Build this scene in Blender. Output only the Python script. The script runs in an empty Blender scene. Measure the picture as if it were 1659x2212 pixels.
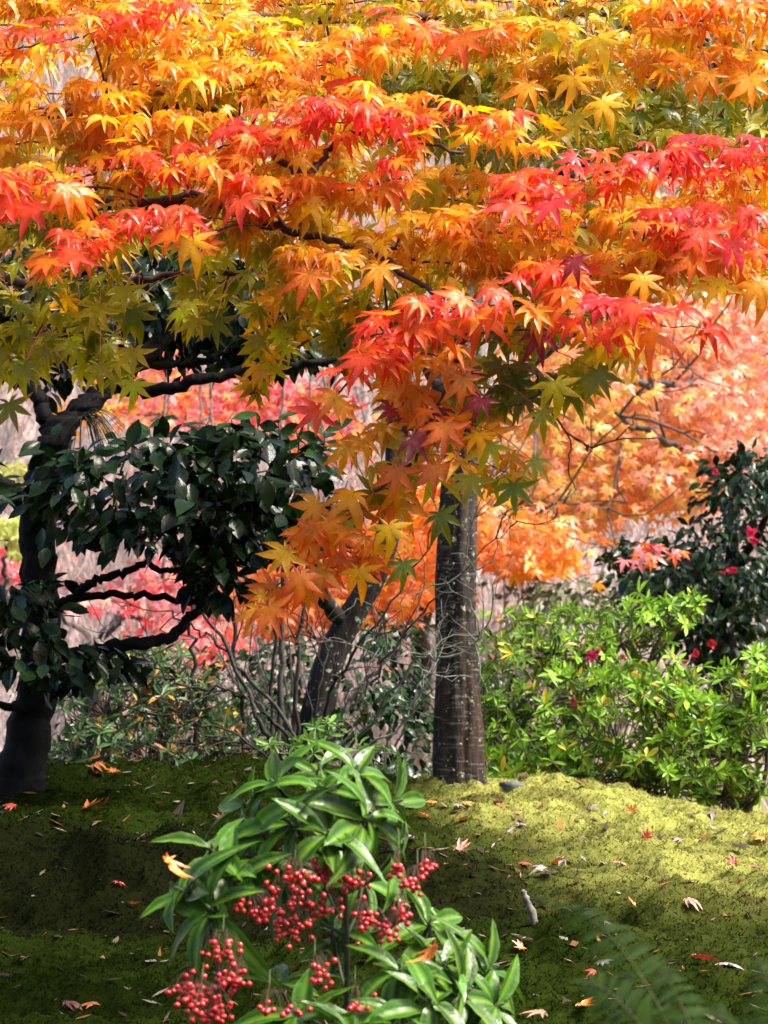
import bpy, math, random
import numpy as np
from mathutils import Vector, Matrix, noise as mnoise

R_ = math.radians
sc = bpy.context.scene
col = sc.collection

# ------------------------------------------------------------------ camera, sky, sun, exposure
CAMZ = 1.0
TV = math.tan(R_(10.0))
cd = bpy.data.cameras.new('camera')
cam = bpy.data.objects.new('camera', cd); col.objects.link(cam)
cam.location = (0, 0, CAMZ); cam.rotation_euler = (R_(90), 0, 0)
cd.sensor_fit = 'VERTICAL'; cd.sensor_height = 24.0
cd.lens = 12.0 / TV
cd.clip_end = 400
cd.dof.use_dof = True; cd.dof.focus_distance = 6.0; cd.dof.aperture_fstop = 8.0
sc.camera = cam

w = bpy.data.worlds.new('World'); sc.world = w; w.use_nodes = True
SUN_EL, SUN_AZ = R_(56), R_(98)      # azimuth from +Y (behind the trees) towards +X
nt = w.node_tree
sky = nt.nodes.new('ShaderNodeTexSky'); sky.sky_type = 'NISHITA'; sky.sun_disc = False
sky.sun_elevation = SUN_EL; sky.sun_rotation = SUN_AZ
sky.air_density = 0.8; sky.dust_density = 5.0; sky.ozone_density = 0.3
bg = nt.nodes['Background']; bg.inputs['Strength'].default_value = 0.13
nt.links.new(sky.outputs[0], bg.inputs['Color'])
sl = bpy.data.lights.new('sun', 'SUN'); sl.energy = 4.2; sl.angle = R_(22); sl.color = (1, .95, .87)
so = bpy.data.objects.new('sun', sl); col.objects.link(so)
sd = Vector((math.sin(SUN_AZ) * math.cos(SUN_EL), math.cos(SUN_AZ) * math.cos(SUN_EL), math.sin(SUN_EL)))
so.rotation_euler = sd.to_track_quat('Z', 'Y').to_euler(); so.location = sd * 30
sc.view_settings.view_transform = 'Standard'; sc.view_settings.look = 'None'
sc.view_settings.exposure = 1.5; sc.view_settings.gamma = 1.0
sc.cycles.max_bounces = 8; sc.cycles.transmission_bounces = 6; sc.cycles.diffuse_bounces = 4
sc.cycles.sample_clamp_indirect = 6
sc.cycles.use_denoising = True

# ------------------------------------------------------------------ helpers
K = TV / 1106.0                         # metres per picture unit per metre of distance
def P(px, py, d):
    return np.array(((px - 829.5) * K * d, d, CAMZ - (py - 1106) * K * d))
rng = np.random.RandomState(7)
def U(a, b, n=None): return rng.uniform(a, b, n)
ORG = {}

class MB:
    """collects triangles, links them as one mesh object"""
    def __init__(s): s.v = []; s.f = []; s.c = []; s.n = 0
    def add(s, v, f, c):
        v = np.asarray(v, float); f = np.asarray(f, int)
        c = np.asarray(c, float)
        if c.ndim == 1: c = np.tile(c, (len(v), 1))
        s.v.append(v); s.f.append(f + s.n); s.c.append(c); s.n += len(v)
    def tube(s, pts, rad, sides=6, c=(.05, .04, .03), jit=0.0, cap=True):
        pts = np.asarray(pts, float); n = len(pts)
        rad = np.broadcast_to(np.asarray(rad, float), (n,)) if np.ndim(rad) else np.full(n, rad)
        t = np.gradient(pts, axis=0); t /= (np.linalg.norm(t, axis=1, keepdims=True) + 1e-9)
        up = np.array((0.31, 0.9, 0.13))
        a = np.cross(t, up); a /= (np.linalg.norm(a, axis=1, keepdims=True) + 1e-9)
        b = np.cross(t, a)
        th = np.linspace(0, 2 * np.pi, sides, endpoint=False)
        r = rad[:, None] * (1 + (U(-jit, jit, (n, sides)) if jit else 0))
        v = pts[:, None, :] + r[..., None] * (np.cos(th)[None, :, None] * a[:, None, :] + np.sin(th)[None, :, None] * b[:, None, :])
        v = v.reshape(-1, 3)
        i = np.arange(n - 1)[:, None] * sides; j = np.arange(sides)[None, :]; k = (j + 1) % sides
        q0, q1, q2, q3 = i + j, i + k, i + sides + k, i + sides + j
        f = np.concatenate([np.stack([q0, q1, q2], -1).reshape(-1, 3), np.stack([q0, q2, q3], -1).reshape(-1, 3)])
        if cap:
            v = np.vstack([v, pts[-1], pts[0]]); e = (n - 1) * sides
            f = np.vstack([f, [(e + x, e + (x + 1) % sides, n * sides) for x in range(sides)],
                           [((x + 1) % sides, x, n * sides + 1) for x in range(sides)]])
        s.add(v, f, c)
    def leaves(s, tm, R, pos, size, ca, cb):
        tv, tf, tw = tm
        N = len(pos)
        if N == 0: return
        size = np.broadcast_to(np.asarray(size, float), (N,))
        v = np.einsum('nij,vj->nvi', R, tv) * size[:, None, None] + pos[:, None, :]
        c = ca[:, None, :] * (1 - tw)[None, :, None] + cb[:, None, :] * tw[None, :, None]
        f = (tf[None] + (np.arange(N) * len(tv))[:, None, None]).reshape(-1, 3)
        s.add(v.reshape(-1, 3), f, c.reshape(-1, 3))
    def build(s, name, mat, parent=None, origin=None, smooth=True):
        v = np.concatenate(s.v); f = np.concatenate(s.f); c = np.concatenate(s.c)
        o0 = ORG[parent.name] if parent is not None else (np.zeros(3) if origin is None else np.asarray(origin, float))
        v = v - o0
        me = bpy.data.meshes.new(name)
        me.vertices.add(len(v)); me.vertices.foreach_set('co', v.astype(np.float32).ravel())
        me.loops.add(f.size); me.loops.foreach_set('vertex_index', f.astype(np.int32).ravel())
        me.polygons.add(len(f)); me.polygons.foreach_set('loop_start', (np.arange(len(f)) * 3).astype(np.int32))
        me.update(calc_edges=True)
        if smooth: me.polygons.foreach_set('use_smooth', np.ones(len(f), bool))
        a = me.attributes.new('Col', 'FLOAT_COLOR', 'POINT')
        a.data.foreach_set('color', np.hstack([c, np.ones((len(c), 1))]).astype(np.float32).ravel())
        me.materials.append(mat); me.update()
        o = bpy.data.objects.new(name, me); col.objects.link(o)
        if parent is not None: o.parent = parent
        else: o.location = o0
        ORG[o.name] = o0
        return o

def tag(o, label=None, cat=None, group=None, kind=None):
    if label: o['label'] = label
    if cat: o['category'] = cat
    if group: o['group'] = group
    if kind: o['kind'] = kind
    return o
def thing(name, loc, label, cat, group=None):
    o = bpy.data.objects.new(name, None); col.objects.link(o)
    o.empty_display_size = .1
    o.location = Vector([float(x) for x in loc]); ORG[o.name] = np.asarray(loc, float)
    return tag(o, label, cat, group)

def spline(pts, n=8):
    """Catmull-Rom through pts"""
    p = np.asarray(pts, float)
    if len(p) < 3:
        t = np.linspace(0, 1, n + 1)[:, None]; return p[0] * (1 - t) + p[-1] * t
    q = np.vstack([2 * p[0] - p[1], p, 2 * p[-1] - p[-2]]); out = []
    for i in range(1, len(q) - 2):
        for k in range(n):
            t = k / n
            out.append(.5 * ((2 * q[i]) + (q[i + 1] - q[i - 1]) * t + (2 * q[i - 1] - 5 * q[i] + 4 * q[i + 1] - q[i + 2]) * t * t
                             + (3 * q[i] - q[i - 1] - 3 * q[i + 1] + q[i + 2]) * t ** 3))
    out.append(p[-1]); return np.array(out)
def PL(pts, n=6, wob=0.0):
    """smooth polyline from (px, py, d) triples"""
    w_ = spline([P(*p) for p in pts], n)
    if wob: w_[1:-1] += rng.normal(0, wob, w_[1:-1].shape)
    return w_
def taper(n, a, b): return np.linspace(a, b, n)
def n3(v, s, o=0.0): return mnoise.noise(Vector((v[0] * s + o, v[1] * s - o, v[2] * s + 2 * o)))

# ------------------------------------------------------------------ materials
def nodes(name):
    m = bpy.data.materials.new(name); m.use_nodes = True
    t = m.node_tree; b = t.nodes['Principled BSDF']; out = t.nodes['Material Output']
    return m, t, b, out
def mk(t, ty, **kw):
    n = t.nodes.new(ty)
    for k, v in kw.items():
        if k in n.inputs: n.inputs[k].default_value = v
        else: setattr(n, k, v)
    return n
def ramp(t, src, stops):
    r = t.nodes.new('ShaderNodeValToRGB'); e = r.color_ramp.elements
    while len(e) < len(stops): e.new(.5)
    for x, (p, c) in zip(e, stops):
        x.position = p; x.color = (*c, 1) if len(c) == 3 else c
    t.links.new(src, r.inputs[0]); return r
def mix(t, fac, a, b, mode='MIX'):
    m = t.nodes.new('ShaderNodeMix'); m.data_type = 'RGBA'; m.blend_type = mode
    for x, s in ((0, fac), (6, a), (7, b)):
        if isinstance(s, (int, float)): m.inputs[x].default_value = s
        elif isinstance(s, tuple): m.inputs[x].default_value = (*s, 1)
        else: t.links.new(s, m.inputs[x])
    return m.outputs[2]
def coords(t, scale=(1, 1, 1)):
    c = t.nodes.new('ShaderNodeTexCoord'); m = mk(t, 'ShaderNodeMapping'); m.inputs['Scale'].default_value = scale
    t.links.new(c.outputs['Object'], m.inputs[0]); return m.outputs[0]
def noise_n(t, vec, scale, detail=4, rough=.6):
    n = mk(t, 'ShaderNodeTexNoise'); n.inputs['Scale'].default_value = scale
    n.inputs['Detail'].default_value = detail; n.inputs['Roughness'].default_value = rough
    t.links.new(vec, n.inputs['Vector']); return n.outputs['Fac']
def bump(t, b, h, strength=.5, dist=.01):
    n = mk(t, 'ShaderNodeBump'); n.inputs['Strength'].default_value = strength; n.inputs['Distance'].default_value = dist
    t.links.new(h, n.inputs['Height']); t.links.new(n.outputs[0], b.inputs['Normal'])

def leaf_mat(name, trans=.4, rough=.3, coat=.25, spots=None, vary=.25, spec=.5, objcol=False):
    m, t, b, out = nodes(name)
    if objcol:
        a = mk(t, 'ShaderNodeObjectInfo'); src = a.outputs['Color']
    else:
        a = mk(t, 'ShaderNodeAttribute'); a.attribute_name = 'Col'; src = a.outputs['Color']
    v = coords(t)
    n1 = noise_n(t, v, 22, 3)
    r = ramp(t, n1, [(.3, (1 - vary,) * 3), (.7, (1 + vary * .6,) * 3)])
    c = mix(t, 1.0, src, r.outputs[0], 'MULTIPLY')
    if spots:
        n2 = noise_n(t, v, 160, 2)
        n9 = noise_n(t, v, 30, 4, .7); r9 = ramp(t, n9, [(.64, (0, 0, 0)), (.72, (.55, .55, .55))])
        c = mix(t, r9.outputs[0], c, mix(t, .5, c, spots))
        r2 = ramp(t, n2, [(.62, (0, 0, 0)), (.70, (1, 1, 1))])
        c = mix(t, r2.outputs[0], c, mix(t, .6, c, spots))
    t.links.new(c, b.inputs['Base Color'])
    n4 = noise_n(t, v, 60, 2)
    rr = ramp(t, n4, [(.35, (rough * .6,) * 3), (.7, (rough * 1.5,) * 3)])
    t.links.new(rr.outputs[0], b.inputs['Roughness'])
    b.inputs['Specular IOR Level'].default_value = spec
    b.inputs['Coat Weight'].default_value = coat; b.inputs['Coat Roughness'].default_value = .18
    bump(t, b, noise_n(t, v, 110, 2), .25, .004)
    tr = mk(t, 'ShaderNodeBsdfTranslucent'); t.links.new(c, tr.inputs[0])
    mx = mk(t, 'ShaderNodeMixShader'); mx.inputs[0].default_value = trans
    t.links.new(b.outputs[0], mx.inputs[1]); t.links.new(tr.outputs[0], mx.inputs[2])
    t.links.new(mx.outputs[0], out.inputs[0]); return m

def bark_mat(name, dark, mid, lichen=None, lich=.6, sx=(18, 18, 5), lenti=False, rough=.75, bd=.012):
    m, t, b, out = nodes(name)
    v = coords(t, sx); v1 = coords(t)
    n1 = noise_n(t, v, 1.0, 6, .65); n2 = noise_n(t, v1, 9, 4)
    c = ramp(t, n1, [(.3, dark), (.7, mid)]).outputs[0]
    c = mix(t, ramp(t, n2, [(.4, (0, 0, 0)), (.7, (.7, .7, .7))]).outputs[0], c, tuple(x * .35 for x in dark))
    h = n1
    if lenti:
        n8 = noise_n(t, coords(t, (14, 14, 1.6)), 1.0, 3, .6)
        c = mix(t, ramp(t, n8, [(.5, (0, 0, 0)), (.66, (.75, .75, .75))]).outputs[0], c, mix(t, n1, (.02, .010, .007), (.085, .045, .03)))
        n5 = noise_n(t, coords(t, (22, 22, 130)), 1.0, 3, .5)
        k = ramp(t, n5, [(.56, (0, 0, 0)), (.68, (1, 1, 1))]).outputs[0]
        c = mix(t, k, c, mix(t, .5, c, (.17, .15, .135)))
    if lichen:
        vo = mk(t, 'ShaderNodeTexVoronoi'); vo.inputs['Scale'].default_value = 34; vo.inputs['Randomness'].default_value = 1
        dis = mix(t, .06, v1, mk_col_noise(t, v1, 40))
        t.links.new(dis, vo.inputs['Vector'])
        s1 = ramp(t, vo.outputs['Distance'], [(.2, (1, 1, 1)), (.27, (0, 0, 0))]).outputs[0]
        n6 = noise_n(t, v1, 6, 3)
        s2 = ramp(t, n6, [(lich - .06, (0, 0, 0)), (lich + .04, (1, 1, 1))]).outputs[0]
        k = mix(t, 1.0, s1, s2, 'MULTIPLY')
        n7 = noise_n(t, v1, 26, 5, .7)
        s3 = ramp(t, n7, [(lich + .05, (0, 0, 0)), (lich + .09, (.9, .9, .9))]).outputs[0]
        k = mix(t, 1.0, k, s3, 'LIGHTEN')
        c = mix(t, k, c, lichen)
    t.links.new(c, b.inputs['Base Color']); b.inputs['Roughness'].default_value = rough; b.inputs['Specular IOR Level'].default_value = .15
    bump(t, b, h, 1.0, bd); return m
def mk_col_noise(t, vec, scale):
    n = mk(t, 'ShaderNodeTexNoise'); n.inputs['Scale'].default_value = scale; t.links.new(vec, n.inputs['Vector'])
    return n.outputs['Color']
def attr_mat(name, rough=.7, vary=.3, sc_=40, trans=0, spec=.3):
    m, t, b, out = nodes(name)
    a = mk(t, 'ShaderNodeAttribute'); a.attribute_name = 'Col'
    r = ramp(t, noise_n(t, coords(t), sc_, 4), [(.3, (1 - vary,) * 3), (.7, (1 + vary,) * 3)])
    c = mix(t, 1.0, a.outputs['Color'], r.outputs[0], 'MULTIPLY')
    t.links.new(c, b.inputs['Base Color']); b.inputs['Roughness'].default_value = rough
    b.inputs['Specular IOR Level'].default_value = spec
    if trans:
        tr = mk(t, 'ShaderNodeBsdfTranslucent'); t.links.new(c, tr.inputs[0])
        mx = mk(t, 'ShaderNodeMixShader'); mx.inputs[0].default_value = trans
        t.links.new(b.outputs[0], mx.inputs[1]); t.links.new(tr.outputs[0], mx.inputs[2]); t.links.new(mx.outputs[0], out.inputs[0])
    return m

M = {}
M['maple'] = leaf_mat('maple_leaf', .56, .38, .04, spots=(.22, .05, .012))
M['bgmaple'] = leaf_mat('far_maple_leaf', .42, .4, .1)
M['camellia'] = leaf_mat('camellia_leaf', .08, .2, .0, vary=.5, spec=.16)
M['azalea'] = leaf_mat('azalea_leaf', .35, .35, .0, spec=.25)
M['coral'] = leaf_mat('coralberry_leaf', .2, .33, .0, vary=.25, spec=.22)
M['fern'] = leaf_mat('fern_leaf', .2, .7, 0, spec=.04)
M['fallen'] = leaf_mat('fallen_leaf', .1, .3, .4, spots=(.1, .04, .02), objcol=True)
M['petal'] = leaf_mat('petal', .35, .5, 0)
M['twig'] = attr_mat('twig', .55, .4)
M['lichen_twig'] = attr_mat('lichened_twig', .8, .65, 55)
M['camellia_bark'] = bark_mat('camellia_bark', (.003, .0027, .0024), (.010, .0085, .0075), (.2, .21, .17), .70, (30, 30, 14))
M['cherry_bark'] = bark_mat('cherry_bark', (.008, .007, .006), (.045, .037, .031), (.26, .27, .2), .57, (30, 30, 7), lenti=True, rough=.6)
M['far_bark'] = bark_mat('far_bark', (.010, .009, .008), (.04, .033, .028), (.33, .36, .3), .56, (14, 14, 5))
M['dry'] = attr_mat('dry_grass', .8, .3, 10, .25)
M['moss'] = attr_mat('moss_blades', .9, .45, 14, .25, 0)

m, t, b, out = nodes('berry_skin')
b.inputs['Base Color'].default_value = (.42, .012, .014, 1); b.inputs['Roughness'].default_value = .16
b.inputs['Coat Weight'].default_value = .5; b.inputs['Coat Roughness'].default_value = .06
b.inputs['Subsurface Weight'].default_value = .15; b.inputs['Subsurface Radius'].default_value = (.006, .001, .001)
r = ramp(t, noise_n(t, coords(t), 60, 2), [(.3, (.34, .006, .010)), (.7, (.6, .018, .016))]); t.links.new(r.outputs[0], b.inputs['Base Color'])
M['berry'] = m
m, t, b, out = nodes('water_drop')
b.inputs['Base Color'].default_value = (1, 1, 1, 1); b.inputs['Roughness'].default_value = .02
b.inputs['Transmission Weight'].default_value = 1; b.inputs['IOR'].default_value = 1.33
M['water'] = m

# ------------------------------------------------------------------ ground
def ss(x): x = min(1, max(0, x)); return x * x * (3 - 2 * x)
def lerp(a, b, t): return a + (b - a) * t
def crest(x): return 8.35 + .35 * ss((x + .6) / .9) - .3 * ss((x - .35) / .7)
def ground_z(x, y):
    low = lerp(-.42, lerp(.085, .12, ss((x + .1) / .5)), ss((y - 1.8) / 3.2))
    top = lerp(.255, .165, ss((x + .35) / .5))
    top = lerp(top, .085, ss((x - .35) / .8))
    top += .03 * math.exp(-((x - .42) / .35) ** 2 - ((y - 8.3) / .6) ** 2)
    k = ss((x - .2) / .35)
    yb = 6.35 + .12 * mnoise.noise(Vector((x * 1.3, 4.1, 0))) - .5 * k
    wd = lerp(.36, 2.6, k)
    z = lerp(low, top, ss((y - yb) / wd))
    yc = crest(x)
    if y > yc: z -= .75 * ss((y - yc) / 4.0) + .02 * min(1, (y - yc) / .3)
    v = Vector((x, y, 0))
    f = 1 if y < 12 else 1
    z -= .025
    z += .034 * (1 - 2.4 * abs(mnoise.noise(v * 4.5 + Vector((0, 0, 3))))) + .015 * (1 - 2.4 * abs(mnoise.noise(v * 11))) + .008 * (1 - 2.4 * abs(mnoise.noise(v * 24)))
    z += .038 * mnoise.noise(v * 2.3) + .022 * mnoise.noise(v * 5.1 + Vector((7, 0, 0))) + .013 * mnoise.noise(v * 9) + .010 * mnoise.noise(v * 19) + .004 * mnoise.noise(v * 40)
    return z
def hit(px, py, far=11.0):
    """where the ray through a photo point meets the ground"""
    d = 4.0
    while d < far:
        p = P(px, py, d)
        if ground_z(p[0], p[1]) >= p[2]: return np.array((p[0], p[1], ground_z(p[0], p[1])))
        d += .01
    return P(px, py, 8.6)

def grid(xs, ys, fz):
    v = np.array([(x, y, fz(x, y)) for y in ys for x in xs])
    nx, ny = len(xs), len(ys)
    i = np.arange(ny - 1)[:, None] * nx + np.arange(nx - 1)[None, :]
    f = np.concatenate([np.stack([i, i + 1, i + nx + 1], -1).reshape(-1, 3), np.stack([i, i + nx + 1, i + nx], -1).reshape(-1, 3)])
    return v, f
m, t, b, out = nodes('mossy_soil')
v0 = coords(t)
a = mk(t, 'ShaderNodeAttribute'); a.attribute_name = 'Col'
n1 = noise_n(t, v0, 35, 6, .7); n2 = noise_n(t, v0, 150, 3)
c = mix(t, 1.0, a.outputs['Color'], ramp(t, n1, [(.3, (.68, .66, .62)), (.68, (1.25, 1.25, 1.2))]).outputs[0], 'MULTIPLY')
c = mix(t, ramp(t, n2, [(.55, (0, 0, 0)), (.7, (.25, .25, .25))]).outputs[0], c, (.010, .009, .003))
t.links.new(c, b.inputs['Base Color']); b.inputs['Roughness'].default_value = .9; b.inputs['Specular IOR Level'].default_value = 0
bump(t, b, n1, .9, .015)
M['soil'] = m
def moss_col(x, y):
    """moss colour at a spot: yellow high on the right mound, dark green with painted shade left and low"""
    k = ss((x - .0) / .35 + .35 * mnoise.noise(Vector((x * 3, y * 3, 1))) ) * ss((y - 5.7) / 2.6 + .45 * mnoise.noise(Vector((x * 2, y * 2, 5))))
    g = np.array((.012, .020, .003)); yv = np.array((.21, .215, .055)); br = np.array((.05, .036, .014))  # g: dark green moss, darkened further for the shade on the left
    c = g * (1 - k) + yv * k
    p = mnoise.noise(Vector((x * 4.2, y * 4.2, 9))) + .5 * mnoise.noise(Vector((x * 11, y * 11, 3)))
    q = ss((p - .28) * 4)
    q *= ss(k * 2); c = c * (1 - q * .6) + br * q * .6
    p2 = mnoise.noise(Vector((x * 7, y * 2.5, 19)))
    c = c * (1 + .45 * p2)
    slope = ss((7.0 - y) / .3) * ss((y - 6.1) / .2) * (1 - ss((x - .22) / .25))     # the bare bank, its shadow painted into the dark earth
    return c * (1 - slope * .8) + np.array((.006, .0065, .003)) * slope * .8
xs = np.concatenate([np.linspace(-12, -1.6, 34), np.arange(-1.55, 1.55, .0135), np.linspace(1.6, 12, 34)])
ys = np.concatenate([np.linspace(-6, 4.4, 34), np.arange(4.5, 9.5, .0135), np.linspace(9.55, 20, 50)])
v, f = grid(xs, ys, ground_z)
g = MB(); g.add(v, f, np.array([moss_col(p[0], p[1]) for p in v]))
tag(g.build('ground', M['soil']), kind='structure')

def hill_z(x, y):
    z = -.55 + 14.5 * ss((y - 17) / 55) + max(0, y - 60) * .25 + .06 * max(0, y - 17)
    return z + .5 * mnoise.noise(Vector((x * .18, y * .18, 3))) * ss((y - 17) / 8) - .35 * ss((19.5 - y) / 2.5)
m, t, b, out = nodes('hillside_litter')
v0 = coords(t); n1 = noise_n(t, v0, 1.1, 5); n2 = noise_n(t, v0, 9, 5, .7)
c = mix(t, n1, (.27, .205, .19), (.14, .11, .10))
c = mix(t, ramp(t, n2, [(.45, (0, 0, 0)), (.62, (1, 1, 1))]).outputs[0], c, (.36, .29, .27))
t.links.new(c, b.inputs['Base Color']); b.inputs['Roughness'].default_value = .95; bump(t, b, n2, .8, .1)
M['hill'] = m
v, f = grid(np.linspace(-34, 34, 90), np.linspace(17, 110, 120), hill_z)
g = MB(); g.add(v, f, (.3, .25, .22)); tag(g.build('hillside', M['hill']), kind='structure')

# moss blades: nobody could count them
def moss_blades():
    n = 220000
    d = np.sqrt(U(4.6 ** 2, 9.0 ** 2, n)); px = U(-60, 1720, n)
    x = (px - 829.5) * K * d
    keep = d < np.array([crest(a) + .35 for a in x]); x = x[keep]; d = d[keep]; n = len(x)
    z = np.array([ground_z(a, b_) for a, b_ in zip(x, d)])
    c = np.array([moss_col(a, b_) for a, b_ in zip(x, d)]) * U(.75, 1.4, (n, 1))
    h = rng.gamma(2.2, .0014, n) + .001; wd = U(.0014, .0032, n); a = U(0, 2 * np.pi, n)
    base = np.stack([x, d, z - .003], 1); s_ = np.stack([np.cos(a), np.sin(a), a * 0], 1) * wd[:, None]
    tip = base + np.stack([rng.normal(0, .006, n), rng.normal(0, .006, n), h + .003], 1)
    v = np.stack([base - s_, base + s_, tip], 1).reshape(-1, 3)
    g = MB(); g.add(v, np.arange(3 * n).reshape(-1, 3), np.repeat(c, 3, 0) * np.tile(np.array([[.9], [.9], [1.15]]), (n, 1)))
    tag(g.build('moss', M['moss'], smooth=False), kind='stuff')
moss_blades()
def moss_litter():
    n = 1500; d = np.sqrt(U(4.7 ** 2, 8.7 ** 2, n)); px = U(0, 1660, n); x = (px - 829.5) * K * d
    g = MB()
    for a, b_ in zip(x, d):
        z = ground_z(a, b_) + .004; th = U(0, 6.28); l = rng.gamma(2, .006) + .004; w_ = l * U(.06, .4)
        dr = np.array((math.cos(th), math.sin(th), U(-.2, .5))); sd2 = np.array((-math.sin(th), math.cos(th), U(-.3, .3))) * w_
        p = np.array((a, b_, z)); c = np.array([(.09, .05, .025), (.2, .13, .08), (.03, .02, .012), (.26, .1, .03), (.3, .26, .2)][rng.randint(0, 5)]) * U(.6, 1.2)
        g.add(np.stack([p - dr * l, p + sd2, p + dr * l, p - sd2]), [(0, 3, 1), (1, 3, 2)], c)
    tag(g.build('moss_litter', M['dry'], smooth=False), kind='stuff')
moss_litter()

def dry_grass():
    g = MB(); n = 22000
    y = U(15, 44, n) ; px = U(-80, 1740, n); x = (px - 829.5) * K * y
    z = np.array([hill_z(a, b_) if b_ > 18 else -.6 for a, b_ in zip(x, y)])
    tone = np.array([mnoise.noise(Vector((a * .5, b_ * .5, 2))) for a, b_ in zip(x, y)])
    c = np.array((.43, .35, .325)) * (1 + .35 * tone[:, None]) * U(.55, 1.35, (n, 1)) + rng.normal(0, .015, (n, 3))
    h = U(.35, 1.3, n) * (.7 + y / 45); w_ = U(.003, .011, n) * y / 20
    lean = rng.normal(0, .8, (n, 2)); a = U(0, np.pi, n)
    s_ = np.stack([np.cos(a), np.sin(a) * .3, a * 0], 1) * w_[:, None]
    b0 = np.stack([x, y, z - .02], 1)
    p1 = b0 + np.stack([lean[:, 0] * h * .25, lean[:, 1] * h * .2, h * .6], 1)
    p2 = b0 + np.stack([lean[:, 0] * h * .9, lean[:, 1] * h * .6, h * (1 - .45 * abs(lean[:, 0]))], 1)
    v = np.stack([b0 - s_, b0 + s_, p1 - s_ * .8, p1 + s_ * .8, p2], 1).reshape(-1, 3)
    i = np.arange(n)[:, None] * 5
    f = np.concatenate([i + [0, 1, 3], i + [0, 3, 2], i + [2, 3, 4]])
    g.add(v, f, np.repeat(np.clip(c, .02, 1), 5, 0))
    tag(g.build('dry_grass', M['dry'], smooth=False), kind='stuff')
dry_grass()
def leaf_litter():
    n = 9000; y = U(18, 42, n); px = U(-80, 1740, n); x = (px - 829.5) * K * y
    z = np.array([hill_z(a, b_) for a, b_ in zip(x, y)]) + U(.02, .5, n)
    ks = np.array([(.72, .2, .1), (.7, .12, .13), (.75, .45, .2), (.6, .45, .38), (.8, .3, .05)])[rng.randint(0, 5, n)]
    ks = ks * U(.7, 1.2, (n, 1)); g = MB()
    scatter(g, MAPLE_FAR, hang(rng.normal(0, 1.5, n), np.radians(rng.normal(50, 35, n)), n), np.stack([x, y, z], 1), U(.05, .09, n), ks, ks)
    tag(g.build('leaf_litter', M['bgmaple']), kind='stuff')

# ------------------------------------------------------------------ leaf templates: +Y to the tip, +Z upper face
def maple_tmpl(seed, droop=.25, fold=.05, detail=True, nl=7):
    rs = np.random.RandomState(seed)
    if nl == 7: spec = [(-128, .36), (-82, .70), (-41, .93), (0, 1.0), (41, .93), (82, .70), (128, .36)]
    else: spec = [(-96, .62), (-48, .9), (0, 1.0), (48, .9), (96, .62)]
    spec = [(a + rs.normal(0, 5), l * (1 + rs.normal(0, .08))) for a, l in spec]; tws = rs.normal(0, .16); cx_ = rs.normal(0, .1)
    V = [(0, 0, 0)]; T = []; W = [0.0]; ld = [0.0]
    def pt(ang, r, off=0, z=0, wt=None):
        a = math.radians(ang); x = r * math.sin(a) + off * math.cos(a); y = r * math.cos(a) - off * math.sin(a)
        rr = math.hypot(x, y)
        V.append((x, y, z - droop * rr * rr * (1 + .25 * math.cos(a)) + tws * x * y + cx_ * x * x + ld[0] * rr * rr)); W.append(rr if wt is None else wt); return len(V) - 1
    notch = []
    for i in range(len(spec) + 1):
        if i == 0: a, r = spec[0][0] - 22, .10
        elif i == len(spec): a, r = spec[-1][0] + 22, .10
        else:
            a = (spec[i - 1][0] + spec[i][0]) / 2; r = .36 * min(spec[i - 1][1], spec[i][1])
        notch.append(pt(a, r, 0, fold * .8))
    for i, (a, l) in enumerate(spec):
        wd = .145 * l * (1 + rs.normal(0, .1)); bend = rs.normal(0, 7); ld[0] = rs.normal(0, .09)
        L, Rr = notch[i], notch[i + 1]
        if detail:
            m1 = pt(a, .5 * l, 0, 0, .25); m2 = pt(a + bend * .5, .76 * l, 0, 0, .5)
            l1 = pt(a, .50 * l, -wd, fold, .85); r1 = pt(a, .50 * l, wd, fold, .85)
            l2 = pt(a + bend * .5, .76 * l, -wd * .55, fold * .6, 1); r2 = pt(a + bend * .5, .76 * l, wd * .55, fold * .6, 1)
            tip = pt(a + bend, l * 1.04, 0, -.03 * l, 1.12)
            T += [(0, m1, L), (L, m1, l1), (l1, m1, m2), (l1, m2, l2), (l2, m2, tip), (0, Rr, m1), (Rr, r1, m1), (r1, m2, m1), (r1, r2, m2), (r2, tip, m2)]
        else:
            m1 = pt(a, .5 * l); l1 = pt(a, .5 * l, -wd, fold); r1 = pt(a, .5 * l, wd, fold); tip = pt(a, l, 0, 0, 1.0)
            T += [(0, m1, L), (L, m1, l1), (l1, m1, tip), (0, Rr, m1), (Rr, r1, m1), (r1, tip, m1)]
    T = [(x, z, y) for x, y, z in T]
    return np.array(V), np.array(T), np.clip(np.array(W), 0, 1.15)
MAPLE = [maple_tmpl(i, dr, fo) for i, (dr, fo) in enumerate([(.12, .05), (.25, .06), (.38, .05), (.5, .07), (.2, -.04), (.32, .1), (.7, .08), (.1, .12), (.45, .0), (-.15, .06), (.6, .14), (.3, .02)])]
MAPLE_FAR = [maple_tmpl(20 + i, dr, .04, False, 5) for i, dr in enumerate((.15, .3, .45))]

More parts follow.
